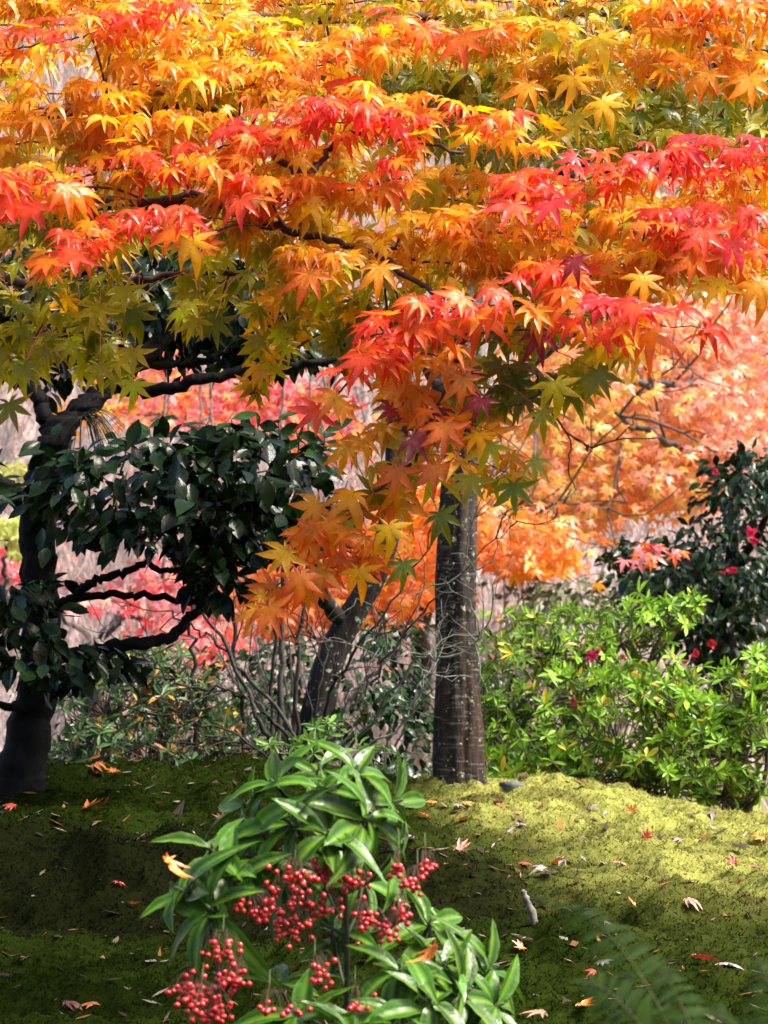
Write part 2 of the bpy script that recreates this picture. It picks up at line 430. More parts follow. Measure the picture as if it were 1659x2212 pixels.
def oval_tmpl(wd=.22, nseg=6, droop=.2, fold=.06, peak=.45, mid=None, wave=0.0, sharp=1.0):
    """one leaf of unit length; weight: 1 on the midrib (mid='rib') or along the length"""
    V = []; W = []; T = []
    for i in range(nseg + 1):
        t_ = i / nseg
        hw = wd * (math.sin(math.pi * t_ ** (math.log(.5) / math.log(peak))) ** sharp if 0 < t_ < 1 else .0)
        hw = max(hw, .004)
        z = -droop * t_ * t_; y = t_ * (1 - .12 * abs(droop) * t_)
        for k, u in enumerate((-1, -.5, 0, .5, 1)):
            zz = z + fold * abs(u) * hw / wd + (wave * math.sin(i * 2.4 + (0 if u < 0 else 1.7)) if abs(u) == 1 else 0)
            V.append((u * hw, y, zz)); W.append({-1: .45, -.5: 0, 0: 1, .5: 0, 1: .45}[u] if mid else t_)
    for i in range(nseg):
        for k in range(4):
            a = i * 5 + k; T += [(a, a + 1, a + 6), (a, a + 6, a + 5)]
    return np.array(V), np.array(T), np.array(W)
CAM_L = [oval_tmpl(.25, 5, d, f, .5) for d, f in ((.1, .05), (.25, .08), (.4, .04), (-.1, .06))]
AZ_L = [oval_tmpl(.145, 4, d, f, .58) for d, f in ((.1, .05), (.3, .06), (-.15, .05))]
COR_L = [oval_tmpl(.165, 9, d, f, .5, 'rib', .012) for d, f in ((.15, .07), (.35, .08), (.6, .07), (.85, .06), (1.1, .05), (.25, .10))]
def small_oval(d=.2):
    V = np.array([(0, 0, 0), (-.24, .42, .04), (0, .48, -.02), (.24, .42, .04), (0, 1, -d)]); T = np.array([(0, 2, 1), (0, 3, 2), (1, 2, 4), (2, 3, 4)])
    return V, T, np.array([0, .4, .5, .4, 1.])
SM_L = [small_oval(d) for d in (.0, .2, .4)]

def frames(tip, nrm):
    T = tip / (np.linalg.norm(tip, axis=1, keepdims=True) + 1e-9)
    N = nrm - (nrm * T).sum(1, keepdims=True) * T; N /= (np.linalg.norm(N, axis=1, keepdims=True) + 1e-9)
    return np.stack([np.cross(T, N), T, N], -1)
def hang(roll, pitch, n):
    """tips hanging down (roll sideways), pitch swings them up towards the viewer; upper face out"""
    s_, c_ = np.sin(roll), np.cos(roll); sp, cp = np.sin(pitch), np.cos(pitch)
    T = np.stack([s_, -c_ * sp, -c_ * cp], 1); N = np.stack([0 * s_, -cp, sp], 1)
    return frames(T, N + rng.normal(0, .18, (n, 3)))
def scatter(mb, tms, Rm, pos, size, ca, cb):
    k = rng.randint(0, len(tms), len(pos)); size = np.broadcast_to(size, (len(pos),))
    for i, tm in enumerate(tms):
        q = k == i
        mb.leaves(tm, Rm[q], pos[q], size[q], ca[q], cb[q])

leaf_litter()
# ------------------------------------------------------------------ the maple in front
PAL = {  # (near the stalk, towards the edges and tips), linear
 'R': ((.92, .10, .022), (.90, .040, .026)), 'C': ((.88, .06, .05), (.84, .026, .055)), 'D': ((.93, .26, .010), (.91, .10, .014)),
 'O': ((.94, .40, .004), (.93, .23, .005)), 'G': ((.92, .50, .005), (.94, .36, .004)), 'Y': ((.88, .60, .012), (.92, .50, .006)),
 'L': ((.46, .45, .010), (.60, .44, .006)), 'V': ((.12, .17, .006), (.22, .21, .006)), 'K': ((.32, .30, .006), (.42, .31, .006)),
 'M': ((.30, .02, .03), (.24, .012, .03)), 'B': ((.70, .26, .02), (.78, .19, .012))}
def pal(keys, n):
    k = [keys[i] for i in rng.randint(0, len(keys), n)]
    a = np.array([PAL[x][0] for x in k]); b_ = np.array([PAL[x][1] for x in k])
    j = U(.8, 1.15, (n, 1)) * (1 + rng.normal(0, .06, (n, 3)))
    return np.clip(a * j, .004, .92), np.clip(b_ * j, .004, .92)
TW = (.055, .03, .025)

maple = thing('maple_tree', (-2.6, 6.6, ground_z(-2.6, 6.6)), 'large maple hanging red, orange and yellow leaves over the whole upper half', 'tree')
mt = MB()
tp = spline([(-2.6, 6.6, -.1), (-2.5, 6.5, .7), (-2.3, 6.2, 1.5), (-2.2, 6.0, 2.4), (-2.0, 5.9, 3.4)], 8)
mt.tube(tp, taper(len(tp), .1, .05), 12, (.06, .05, .045), .08)
mt.build('trunk', M['camellia_bark'], maple)

LIMBS = {  # name: (polyline, r0, r1, label)
 'mid': ([(-1700, 700, 6.2), (-600, 500, 5.7), (0, 425, 5.4), (160, 440, 5.4), (330, 440, 5.35), (430, 428, 5.35), (560, 480, 5.3), (700, 515, 5.25), (800, 540, 5.25), (1000, 575, 5.3)], .02, .003, 'long middle bough carrying red and orange leaves'),
 'upper': ([(-1600, 300, 6.1), (-500, 200, 5.7), (0, 250, 5.5), (240, 225, 5.4), (300, 246, 5.4), (370, 226, 5.4), (500, 250, 5.35), (640, 370, 5.2), (690, 350, 5.2), (760, 290, 5.2), (1000, 330, 5.2)], .016, .003, 'upper left bough of orange and crimson leaves'),
 'top': ([(-1500, -100, 6.0), (-400, -60, 5.9), (300, 30, 5.8), (800, 40, 5.7), (1300, 30, 5.7), (1760, 70, 5.7)], .018, .004, 'high bough of yellow and golden leaves'),
 'right': ([(800, 540, 5.25), (1000, 520, 5.3), (1150, 500, 5.3), (1290, 600, 5.3), (1400, 560, 5.3), (1560, 540, 5.3), (1780, 520, 5.3)], .006, .003, 'right bough of scarlet leaves over orange'),
 'drooping': ([(800, 540, 5.25), (900, 610, 5.15), (1000, 690, 5.1), (985, 790, 5.1), (945, 880, 5.1), (900, 985, 5.1), (800, 1070, 5.1), (720, 1150, 5.1), (640, 1215, 5.1), (580, 1290, 5.1)], .0055, .0015, 'bough drooping in front of the cherry trunk'),
 'low': ([(-1400, 800, 6.2), (-300, 560, 5.9), (0, 600, 5.8), (150, 640, 5.75), (330, 600, 5.75), (520, 590, 5.7), (700, 640, 5.7), (760, 720, 5.6)], .012, .003, 'shaded low bough of olive green leaves'),
 'overhead': ([(-1300, -400, 6.0), (-500, -400, 6.4), (300, -350, 6.8), (1000, -250, 6.9), (1900, -250, 7.0)], .02, .006, 'unseen bough overhead, added to shade the ground')}  # last bough is out of view, added to cast shade on the left
boughs = {}; spine = {}
for k, (pl, r0, r1, lab) in LIMBS.items():
    s_ = PL(pl, 10, .003); spine[k] = s_; boughs[k] = MB(); boughs[k].tube(s_, taper(len(s_), r0, r1), 7, TW, .1)
# pads: limb, spine (px, py), half height, distance, count, top palette, bottom palette, pitch (degrees), length
PADS = [
 ('drooping', [(800, 735), (950, 690), (1100, 665), (1300, 695), (1530, 718)], 40, 4.9, 58, 'RRRDCD', 'DRO', 58, None),
 ('drooping', [(1070, 610), (1180, 600), (1290, 625)], 26, 4.95, 16, 'RRCD', 'DO', 60, None),
 ('drooping', [(710, 880), (790, 800), (910, 770)], 34, 5.0, 16, 'RDR', 'DO', 50, None),
 ('drooping', [(850, 890), (930, 850), (1010, 800)], 55, 5.05, 18, 'BOB', 'BDM', 30, None),
 ('drooping', [(990, 840), (1090, 850), (1180, 830), (1320, 775)], 55, 5.2, 30, 'KLV', 'KVV', 32, None),
 ('drooping', [(1280, 735), (1360, 760)], 22, 5.0, 6, 'YG', 'Y', 45, None),
 ('drooping', [(730, 985), (850, 945), (960, 930), (1060, 985)], 36, 5.02, 14, 'DOG', 'OLB', 25, None),
 ('drooping', [(790, 1060), (900, 1020), (1040, 1010), (1140, 1050)], 36, 5.06, 14, 'OGL', 'LKV', 20, None),
 ('drooping', [(690, 1110), (790, 1110), (900, 1090)], 34, 5.05, 11, 'ODO', 'GOL', 20, None),
 ('drooping', [(610, 1215), (690, 1165), (780, 1210), (860, 1160)], 30, 5.05, 13, 'ODD', 'ODD', 20, None),
 ('drooping', [(560, 1300), (640, 1260), (730, 1230)], 26, 5.05, 10, 'ODO', 'DOD', 30, None),
 ('mid', [(90, 590), (200, 525), (330, 490), (440, 520)], 34, 4.95, 24, 'RDRO', 'DOG', 48, None),
 ('mid', [(-40, 440), (60, 420), (170, 410)], 45, 4.95, 20, 'RRDO', 'DOG', 50, None),
 ('mid', [(180, 390), (330, 360), (480, 400), (570, 430)], 50, 5.05, 34, 'DORO', 'OGR', 52, None),
 ('mid', [(620, 440), (750, 420), (900, 385)], 40, 5.1, 26, 'RDO', 'OGY', 58, None),
 ('mid', [(880, 500), (1050, 510), (1220, 530)], 46, 5.1, 36, 'OGOD', 'GYO', 58, None),
 ('mid', [(620, 590), (720, 590), (860, 580)], 40, 5.1, 20, 'OGO', 'GLY', 38, None),
 ('mid', [(780, 560), (950, 590), (1120, 580)], 50, 5.25, 34, 'GYOG', 'LGK', 45, None),
 ('mid', [(-40, 520), (120, 480), (300, 470)], 45, 5.3, 32, 'OGY', 'LK', 45, None),
 ('mid', [(420, 470), (560, 500), (720, 520)], 50, 5.3, 38, 'GOYL', 'LKG', 45, None),
 ('upper', [(470, 330), (600, 285), (760, 270), (920, 305)], 48, 5.05, 42, 'CCRRD', 'DRO', 62, None),
 ('upper', [(740, 225), (960, 270), (1180, 310)], 40, 5.15, 38, 'ORDOG', 'GOY', 60, None),
 ('upper', [(-40, 255), (130, 240), (300, 260)], 50, 5.1, 38, 'OGOGY', 'GYG', 52, None),
 ('upper', [(-40, 330), (120, 310), (300, 310), (460, 290)], 46, 5.15, 44, 'OGO', 'GYL', 50, None),
 ('upper', [(-40, 130), (130, 95), (260, 70), (370, 50)], 45, 5.1, 40, 'RDRRO', 'DGY', 60, None),
 ('upper', [(240, 110), (400, 100), (620, 120)], 60, 5.3, 56, 'YGOY', 'YGL', 58, None),
 ('upper', [(280, 190), (450, 190), (620, 190)], 46, 5.2, 46, 'OGYO', 'YGL', 55, None),
 ('upper', [(600, 190), (720, 140), (860, 95)], 46, 5.2, 34, 'OGOD', 'GYO', 50, None),
 ('upper', [(420, 400), (560, 380), (760, 360)], 50, 5.25, 36, 'OYG', 'YLG', 50, None),
 ('right', [(1060, 450), (1250, 400), (1450, 365), (1700, 350)], 46, 5.05, 66, 'RCRDRC', 'DOR', 62, None),
 ('right', [(1380, 500), (1510, 495), (1700, 500)], 40, 4.98, 26, 'RRRDC', 'DOR', 46, None),
 ('right', [(1360, 590), (1500, 560), (1700, 600)], 50, 5.1, 34, 'OGD', 'OGG', 42, None),
 ('right', [(1190, 620), (1330, 600), (1430, 640)], 44, 5.2, 24, 'GGO', 'GLO', 42, None),
 ('right', [(1080, 520), (1250, 500), (1450, 480)], 50, 5.25, 46, 'OGY', 'YGL', 50, None),
 ('right', [(1100, 640), (1220, 660), (1360, 670)], 40, 5.3, 24, 'LKG', 'KVL', 40, None),
 ('right', [(1480, 430), (1600, 420), (1700, 410)], 40, 5.15, 26, 'YORD', 'OY', 58, None),
 ('top', [(840, 75), (960, 95), (1090, 100)], 36, 5.3, 24, 'DODR', 'OGY', 45, None),
 ('top', [(1040, 100), (1200, 105), (1330, 160)], 50, 5.35, 40, 'GYGL', 'YLK', 38, None),
 ('top', [(1080, 180), (1200, 180), (1320, 230)], 46, 5.4, 34, 'GYL', 'LLVK', 35, None),
 ('top', [(1380, 50), (1520, 40), (1700, 40)], 50, 5.3, 42, 'ODOG', 'OGY', 42, None),
 ('top', [(1390, 175), (1530, 165), (1700, 170)], 46, 5.35, 34, 'OGO', 'GLO', 38, None),
 ('top', [(600, 20), (900, 10), (1300, 10), (1700, 0)], 50, 5.5, 90, 'OGYL', 'YLK', 48, None),
 ('top', [(-40, 20), (200, 10), (600, 20)], 40, 5.5, 60, 'YOGD', 'YG', 55, None),
 ('top', [(860, 230), (1100, 240), (1350, 270), (1700, 260)], 75, 5.75, 150, 'KLVV', 'KVV', 35, None),
 ('top', [(700, 150), (900, 170), (1100, 160)], 60, 5.7, 80, 'GLKV', 'KVV', 40, None),
 ('top', [(1000, 330), (1250, 330), (1500, 310), (1700, 310)], 34, 5.6, 70, 'KLKV', 'KVV', 45, None),
 ('top', [(-60, 60), (500, 60), (1100, 60), (1720, 80)], 80, 6.1, 260, 'GYLO', 'YLKG', 42, None),
 ('top', [(700, 230), (1100, 240), (1720, 250)], 90, 6.3, 260, 'KVLKV', 'VKV', 38, None),
 ('upper', [(-60, 200), (300, 220), (760, 230)], 90, 5.9, 150, 'GYLO', 'YGL', 45, None),
 ('upper', [(-60, 380), (300, 370), (700, 400), (1050, 420)], 70, 5.8, 170, 'GYLO', 'LGK', 42, None),
 ('mid', [(-60, 480), (300, 500), (700, 540), (1000, 600)], 50, 5.7, 110, 'GLK', 'KLV', 38, None),
 ('right', [(900, 430), (1250, 460), (1720, 460)], 70, 5.6, 150, 'GYOL', 'LGK', 45, None),
 ('right', [(1000, 560), (1250, 580), (1500, 600), (1720, 610)], 40, 5.6, 70, 'GLK', 'KLG', 40, None),
 ('drooping', [(880, 720), (1050, 720), (1220, 740)], 40, 5.25, 26, 'LKG', 'KVL', 30, None),
 ('drooping', [(850, 850), (950, 900), (1080, 930)], 60, 5.3, 24, 'LKO', 'KVL', 22, None),
 ('low', [(-40, 650), (120, 620), (300, 600)], 55, 5.6, 48, 'LKG', 'KVV', 35, None),
 ('low', [(-40, 760), (120, 720), (300, 680)], 50, 5.65, 36, 'LKK', 'KVL', 28, None),
 ('low', [(-20, 810), (130, 790), (270, 790)], 40, 5.7, 22, 'KLK', 'KLV', 25, None),
 ('low', [(380, 600), (520, 600), (700, 600)], 55, 5.65, 48, 'LKG', 'KVK', 32, None),
 ('low', [(390, 690), (480, 660)], 30, 5.6, 10, 'LK', 'VK', 25, None),
 ('low', [(560, 760), (620, 690), (720, 660)], 70, 5.5, 46, 'LGK', 'KL', 18, None),
 ('low', [(730, 740), (800, 670), (900, 650)], 50, 5.4, 32, 'LGK', 'KV', 28, None),
 ('low', [(540, 860), (600, 790)], 30, 5.5, 9, 'LG', 'GK', 15, None),
 ('overhead', [(850, -200), (1400, -230), (2050, -230)], 120, 7.1, 900, 'GYO', 'YGL', 60, None),  # out-of-view leaves, laid out to block the sun from the left bank
 ('overhead', [(100, -250), (500, -200), (900, -200)], 120, 7.2, 420, 'GYO', 'YGL', 60, None),
]
spray_mb = []
for limb, sp, hh, d0, n, ptop, pbot, pitch, _ in PADS:
    big = limb == 'overhead'; hi = limb in ('upper', 'mid', 'right', 'top') and d0 < 5.6
    if hi: n = int(n * 2.2); pitch += 11
    s2 = spline([(a, b_, 0) for a, b_ in sp], 12)[:, :2]
    L = s2[-1] - s2[0]
    tt = U(0, 1, n); idx = tt * (len(s2) - 1); i0 = np.clip(idx.astype(int), 0, len(s2) - 2); fr = (idx - i0)[:, None]
    base = s2[i0] * (1 - fr) + s2[i0 + 1] * fr
    vv = U(-1, 1, n)
    px = base[:, 0] + rng.normal(0, 14, n); py = base[:, 1] + vv * hh - 18
    q = (vv + 1) / 2
    # the pad leans: its upper side and outer rows are nearer, the lower leaves hang behind
    d = d0 + .12 * q + rng.normal(0, .05 if not big else .6, n)
    pos = np.array([P(a, b_, c_) for a, b_, c_ in zip(px, py, d)])
    roll = (tt - .5) * 1.1 + rng.normal(0, .5, n); pit = np.radians(pitch - 16 * q + rng.normal(0, 18, n))
    Rm = hang(roll, pit, n)
    ca1, cb1 = pal(ptop, n); ca2, cb2 = pal(pbot, n)
    pick = (q + rng.normal(0, .18, n) > .6)[:, None]
    ca = np.where(pick, ca2, ca1); cb = np.where(pick, cb2, cb1)
    size = U(.034, .062, n) * (1.04 if limb == 'drooping' else .82 if hi else .94)
    mb = MB(); scatter(mb, MAPLE, Rm, pos, size, ca, cb); spray_mb.append((limb, mb))
    # twig along the pad joined to its bough, and a stalk to each leaf
    tw = np.array([P(a, b_ - 8, d0 + .10) for a, b_ in s2]); tw[1:-1] += rng.normal(0, .002, tw[1:-1].shape)
    if not big: boughs[limb].tube(tw, taper(len(tw), .0022, .0011), 5, TW)
    sp3 = spine[limb]; j = np.unravel_index(np.argmin(((tw[:, None] - sp3[None]) ** 2).sum(-1)), (len(tw), len(sp3)))
    a_, b_ = sp3[j[1]], tw[j[0]]
    boughs[limb].tube(spline([a_, (a_ + b_) / 2 + (0, 0, .01), b_], 4), .0024, 5, TW)
    for p in pos[::1 if not big else 4]:
        e = tw[np.argmin(((tw - p) ** 2).sum(1))]; md = (p + e) / 2 + (0, .01, .012)
        boughs[limb].tube(spline([e, md, p], 3), (.0007,) , 3, (.22, .03, .02), cap=False)
# leaves that stand out one by one: px, py of the stalk end, roll, pitch, length factor, colour
HERO = [('drooping', 5.0, [(1110, 1045, .1, 8, 1.1, 'V'), (1150, 995, .9, 10, .95, 'K'), (1020, 1030, -.2, 12, 1.05, 'K'), (870, 1215, .2, 10, 1.05, 'V'), (950, 1110, .5, 12, 1.15, 'V'),
   (775, 1230, .1, 8, 1.1, 'O'), (840, 1135, .1, 10, 1.1, 'G'), (710, 1125, .15, 15, 1.1, 'O'), (580, 1310, .45, 25, 1.15, 'D'), (560, 1315, -.5, 20, 1.1, 'O'), (650, 1240, .0, 15, 1.2, 'D'),
   (620, 1190, -.6, 14, 1.05, 'G'), (750, 965, -.1, 10, 1.1, 'G'), (960, 915, .1, 12, 1.15, 'D'), (890, 945, .7, 20, 1.0, 'M'), (1040, 860, -.2, 25, 1.0, 'M'), (1000, 815, .1, 15, 1.15, 'B'),
   (1200, 825, .15, 8, 1.2, 'L'), (1290, 800, .5, 12, 1.1, 'V'), (1170, 890, .25, 10, 1.1, 'K'), (1060, 960, -.3, 10, 1.15, 'L'), (1370, 745, .75, 20, 1.3, 'Y'), (1160, 720, .35, 18, 1.2, 'M'), (935, 1005, .15, 12, 1.1, 'D'), (860, 1010, -.1, 14, 1.1, 'D'), (690, 885, -.75, 25, 1.1, 'R'), (800, 745, -.55, 30, 1.2, 'R'), (870, 730, -.3, 30, 1.2, 'R')]),
 ('mid', 4.9, [(165, 545, -.6, 40, 1.2, 'R'), (110, 560, -.7, 40, 1.1, 'D'), (410, 515, .3, 22, 1.2, 'G'), (380, 500, -.4, 35, 1.1, 'D'), (70, 440, -.2, 30, 1.35, 'R'), (20, 430, -.4, 28, 1.2, 'R'), (140, 400, .4, 32, 1.15, 'D'), (670, 590, -.25, 25, 1.25, 'D'), (820, 575, .1, 22, 1.2, 'O'), (520, 430, .1, 38, 1.15, 'R')]),
 ('right', 4.95, [(1240, 560, .3, 25, 1.0, 'M'), (1520, 495, .1, 25, 1.15, 'R'), (1580, 520, .4, 30, 1.1, 'C'), (1500, 550, -.1, 18, 1.15, 'D'), (1640, 610, .1, 20, 1.3, 'O'), (1560, 610, -.6, 22, 1.1, 'G'), (1390, 595, .1, 20, 1.1, 'G'), (1110, 440, -.3, 45, 1.2, 'R'), (1190, 435, .3, 45, 1.2, 'C')]),
 ('top', 5.2, [(1530, 155, -.2, 20, 1.15, 'O'), (1620, 165, .15, 18, 1.2, 'O'), (1000, 75, .1, 28, 1.35, 'D'), (915, 60, -.1, 30, 1.1, 'D'), (1240, 165, -.25, 20, 1.15, 'G'), (1300, 215, .45, 20, 1.15, 'Y'), (1240, 250, .2, 15, 1.1, 'L'), (810, 90, .2, 28, 1.1, 'O'), (1290, 80, .3, 25, 1.2, 'Y'), (1140, 180, -.2, 20, 1.2, 'G')]),
 ('low', 5.45, [(270, 620, .05, 15, 1.0, 'L'), (215, 660, -.3, 12, 1.1, 'L'), (285, 670, .35, 12, 1.25, 'V'), (290, 755, .05, 14, 1.0, 'L'), (50, 790, .1, 12, 1.3, 'K'), (215, 790, .2, 12, 1.1, 'K'), (290, 825, -.1, 14, 1.05, 'L'), (465, 690, .15, 12, 1.1, 'V'), (425, 690, -.35, 14, 1.0, 'L'), (580, 520, .1, 15, 1.35, 'V'), (20, 870, .4, 15, 1.1, 'V'), (740, 690, -.3, 15, 1.1, 'K'), (750, 760, .2, 15, 1.2, 'V')])]
for limb, d0, lst in HERO:
    mb = MB(); tw = spine[limb]
    for (x, y, ro, pi_, sz, c) in lst:
        p = P(x, y, d0 + rng.normal(0, .02))[None]
        ca, cb = pal(c, 1); scatter(mb, MAPLE[:2] + MAPLE[4:5], hang(np.array([ro]), np.radians([pi_]), 1), p, np.array([.053 * sz]), ca, cb)
        e = tw[np.argmin(((tw - p) ** 2).sum(1))]
        boughs[limb].tube(spline([e, e * .4 + p[0] * .6 + (0, .015, .02), p[0]], 4), (.0009,), 3, (.2, .03, .02), cap=False)
    spray_mb.append((limb, mb))
# bare twig ends hanging out right of the drooping bough
for pl, r0, r1 in (([(1160, 800, 5.15), (1165, 840, 5.15), (1200, 905, 5.1), (1270, 962, 5.1), (1330, 950, 5.1), (1430, 943, 5.12)], .0028, .0012),
                   ([(1205, 905, 5.1), (1232, 960, 5.1), (1228, 1020, 5.1), (1245, 1060, 5.1)], .0018, .001), ([(1330, 950, 5.1), (1365, 915, 5.1), (1370, 890, 5.1)], .0013, .0008),
                   ([(1166, 848, 5.15), (1130, 870, 5.15), (1090, 880, 5.15)], .0018, .001), ([(1270, 962, 5.1), (1268, 975, 5.1)], .003, .002), ([(1225, 935, 5.1), (1310, 1000, 5.15)], .001, .0006)):
    s_ = PL(pl, 5, .0015); boughs['drooping'].tube(s_, taper(len(s_), r0, r1), 5, TW)
bo = {k: tag(mb.build('bough', M['twig'], maple), LIMBS[k][3]) for k, mb in boughs.items()}
for limb, mb in spray_mb: mb.build('leaf_spray', M['maple'], bo[limb])

# ------------------------------------------------------------------ leaf masses for shrubs and trees
def blob_pts(px, py, rx, ry, d, rd, n, nclump=None, shell=.35, cs=.28):
    """points in an ellipsoid, gathered in clumps"""
    nclump = nclump or max(4, n // 14)
    u = rng.normal(0, 1, (nclump, 3)); u /= np.linalg.norm(u, axis=1, keepdims=True)
    cc = u * (U(shell, 1, nclump) ** .6)[:, None]
    k = rng.randint(0, nclump, n); q = cc[k] + rng.normal(0, cs, (n, 3)) * np.array((1, 1, .75))
    c = P(px, py, d); sx = rx * K * d; sz = ry * K * d
    return c + q * np.array((sx, rd, sz)), u[k]
def outward(u, n, droop=.5, up=.9, j=.5):
    tip = u * np.array((1, 1, .3)) + rng.normal(0, j, (n, 3)); tip[:, 2] -= droop
    nr = np.tile(np.array((0., -.25, up)), (n, 1)) + rng.normal(0, .45, (n, 3))
    return frames(tip, nr)
def cpair(a, b_, n, v=.25):
    j = U(1 - v, 1 + v, (n, 1)); k = U(0, 1, (n, 1))
    c = np.asarray(a) * (1 - k) + np.asarray(b_) * k
    return np.clip(c * j, .003, .9)
def mass(name, parent, blobs, mat, tms, size, c1, c2, tips=1.1, droop=.5, up=.9, label=None, odd=None, **kw):
    mb = MB()
    for (px, py, rx, ry, d, rd, n) in blobs:
        pos, u = blob_pts(px, py, rx, ry, d, rd, n, **kw)
        ca = cpair(c1, c2, n)
        if odd:
            q = U(0, 1, n) < odd[0]; ca[q] = cpair(odd[1], odd[2], q.sum())
        scatter(mb, tms, outward(u, n, droop, up), pos, U(size * .7, size * 1.2, n), ca, np.clip(ca * tips, 0, .9))
    return tag(mb.build(name, mat, parent), label)

def rough_trunk(path, radf, sides, amp, groove=None, seed=0.0, flare=0, zg=0):
    g_ = MB(); n = len(path); V = []; F = []
    for i, p in enumerate(path):
        for k in range(sides):
            a = 2 * np.pi * k / sides; r_ = radf(i / (n - 1))
            q = np.array((math.cos(a), math.sin(a), 0))
            w_ = np.array((math.cos(a) * 2.2, math.sin(a) * 2.2, p[2] * 3.2))
            r_ *= 1 + amp * n3(w_, 1.0, seed) + amp * .45 * n3(w_, 3.1, seed + 5) + amp * .3 * n3(np.array((w_[0], w_[1], p[2] * 1.6)), 7.0, seed + 9) + (flare * (.6 + .4 * math.sin(3 * a + seed)) * math.exp(-((p[2] - zg) / .05)) if flare and p[2] > zg - .06 else 0)
            if groove:
                for (ga, gw, gd, t0, t1) in groove:
                    da = (a - ga - .25 * math.sin(p[2] * 3 + ga) + np.pi) % (2 * np.pi) - np.pi
                    tz = i / (n - 1)
                    r_ -= gd * math.exp(-(da / gw) ** 2) * ss((tz - t0) / .06) * ss((t1 - tz) / .06)
            V.append(p + q * r_)
    for i in range(n - 1):
        for k in range(sides):
            a0 = i * sides + k; b0 = i * sides + (k + 1) % sides
            F += [(a0, b0, b0 + sides), (a0, b0 + sides, a0 + sides)]
    g_.add(V, F, (.08, .07, .06)); return g_
# ------------------------------------------------------------------ camellia at the left
def branch(parent, mat, pl, r0, r1, sides=9, name='branch', jit=.12, wob=.004, n=7):
    g_ = MB(); s_ = PL(pl, n, wob); g_.tube(s_, taper(len(s_), r0, r1), sides, (.05, .045, .04), jit); return g_.build(name, mat, parent)
cam_t = thing('camellia_tree', P(40, 1725, 7.6), 'dark evergreen camellia with mossy trunk and glossy leaves at the left', 'tree')
g = MB(); s_ = PL([(30, 1740, 7.6), (48, 1650, 7.6), (75, 1520, 7.6), (90, 1400, 7.6), (88, 1250, 7.6), (80, 1120, 7.6), (100, 1020, 7.6), (130, 930, 7.6), (190, 870, 7.65), (250, 820, 7.7), (330, 750, 7.75), (400, 690, 7.8), (500, 620, 7.9), (640, 540, 8.0)], 10, .003)
x = np.linspace(0, 1, len(s_)); rad = np.interp(x, [0, .06, .2, .5, .62, .8, 1], [.085, .062, .05, .045, .05, .034, .016])
g = rough_trunk(s_, lambda t_: np.interp(t_, [0, .06, .2, .5, .62, .8, 1], [.085, .064, .05, .045, .048, .032, .016]), 26, .16, None, 8.1); g.build('trunk', M['camellia_bark'], cam_t)
CB = M['camellia_bark']
branch(cam_t, CB, [(118, 950, 7.6), (95, 890, 7.62), (75, 840, 7.65), (60, 740, 7.7), (40, 600, 7.8), (20, 450, 7.9)], .026, .01)
branch(cam_t, CB, [(240, 830, 7.7), (330, 845, 7.65), (420, 825, 7.6), (520, 800, 7.6), (640, 790, 7.6), (740, 770, 7.6)], .02, .01)
branch(cam_t, CB, [(290, 790, 7.72), (380, 790, 7.8), (450, 780, 7.8), (540, 720, 7.9), (620, 700, 8)], .014, .006)
branch(cam_t, CB, [(80, 1090, 7.6), (40, 1080, 7.55), (0, 1040, 7.5), (-80, 1000, 7.5)], .028, .014)
branch(cam_t, CB, [(85, 1350, 7.6), (130, 1310, 7.5), (165, 1285, 7.45), (200, 1255, 7.4), (260, 1240, 7.4), (310, 1222, 7.4), (380, 1235, 7.4), (450, 1215, 7.4)], .016, .006)
branch(cam_t, CB, [(150, 1295, 7.5), (240, 1285, 7.45), (340, 1290, 7.45), (420, 1300, 7.45), (470, 1250, 7.4), (500, 1180, 7.4)], .011, .006)
branch(cam_t, CB, [(95, 1420, 7.6), (180, 1410, 7.45), (280, 1390, 7.35), (350, 1383, 7.35), (400, 1345, 7.35), (440, 1300, 7.35), (465, 1250, 7.35), (520, 1150, 7.35), (560, 1050, 7.35)], .02, .007)
branch(cam_t, CB, [(75, 1515, 7.6), (130, 1490, 7.5), (200, 1450, 7.45)], .009, .005)
branch(cam_t, CB, [(70, 1540, 7.6), (20, 1525, 7.5), (-60, 1530, 7.5)], .014, .008)
DG1, DG2 = (.004, .011, .003), (.010, .026, .006)
for lab, bl in (('broad leaf mass above the curved branch', [(280, 1040, 210, 90, 7.4, .35, 330), (540, 1010, 170, 80, 7.4, .3, 260), (600, 1110, 120, 80, 7.4, .3, 160), (430, 1130, 260, 70, 7.45, .35, 330), (190, 1090, 70, 80, 7.7, .3, 90), (480, 1240, 80, 70, 7.4, .25, 90)]),
                ('hanging leaf mass low on the trunk', [(60, 1340, 110, 70, 7.4, .25, 90), (190, 1430, 90, 60, 7.35, .25, 80), (100, 1440, 90, 50, 7.4, .25, 60), (20, 1280, 60, 40, 7.35, .2, 30)]),
                ('upper leaf mass in deep shade behind the maple', [(540, 660, 180, 100, 8.1, .4, 620), (330, 640, 170, 120, 8.1, .4, 700), (640, 740, 120, 50, 8.0, .3, 220), (60, 650, 140, 140, 8.3, .4, 640), (230, 480, 260, 100, 8.3, .4, 320), (160, 740, 120, 60, 8.2, .3, 160)])):
    mass('leaf_clump', cam_t, [(*q[:6], int(q[6] * 1.15)) for q in bl], M['camellia'], CAM_L, .068, DG1, DG2, label=lab)
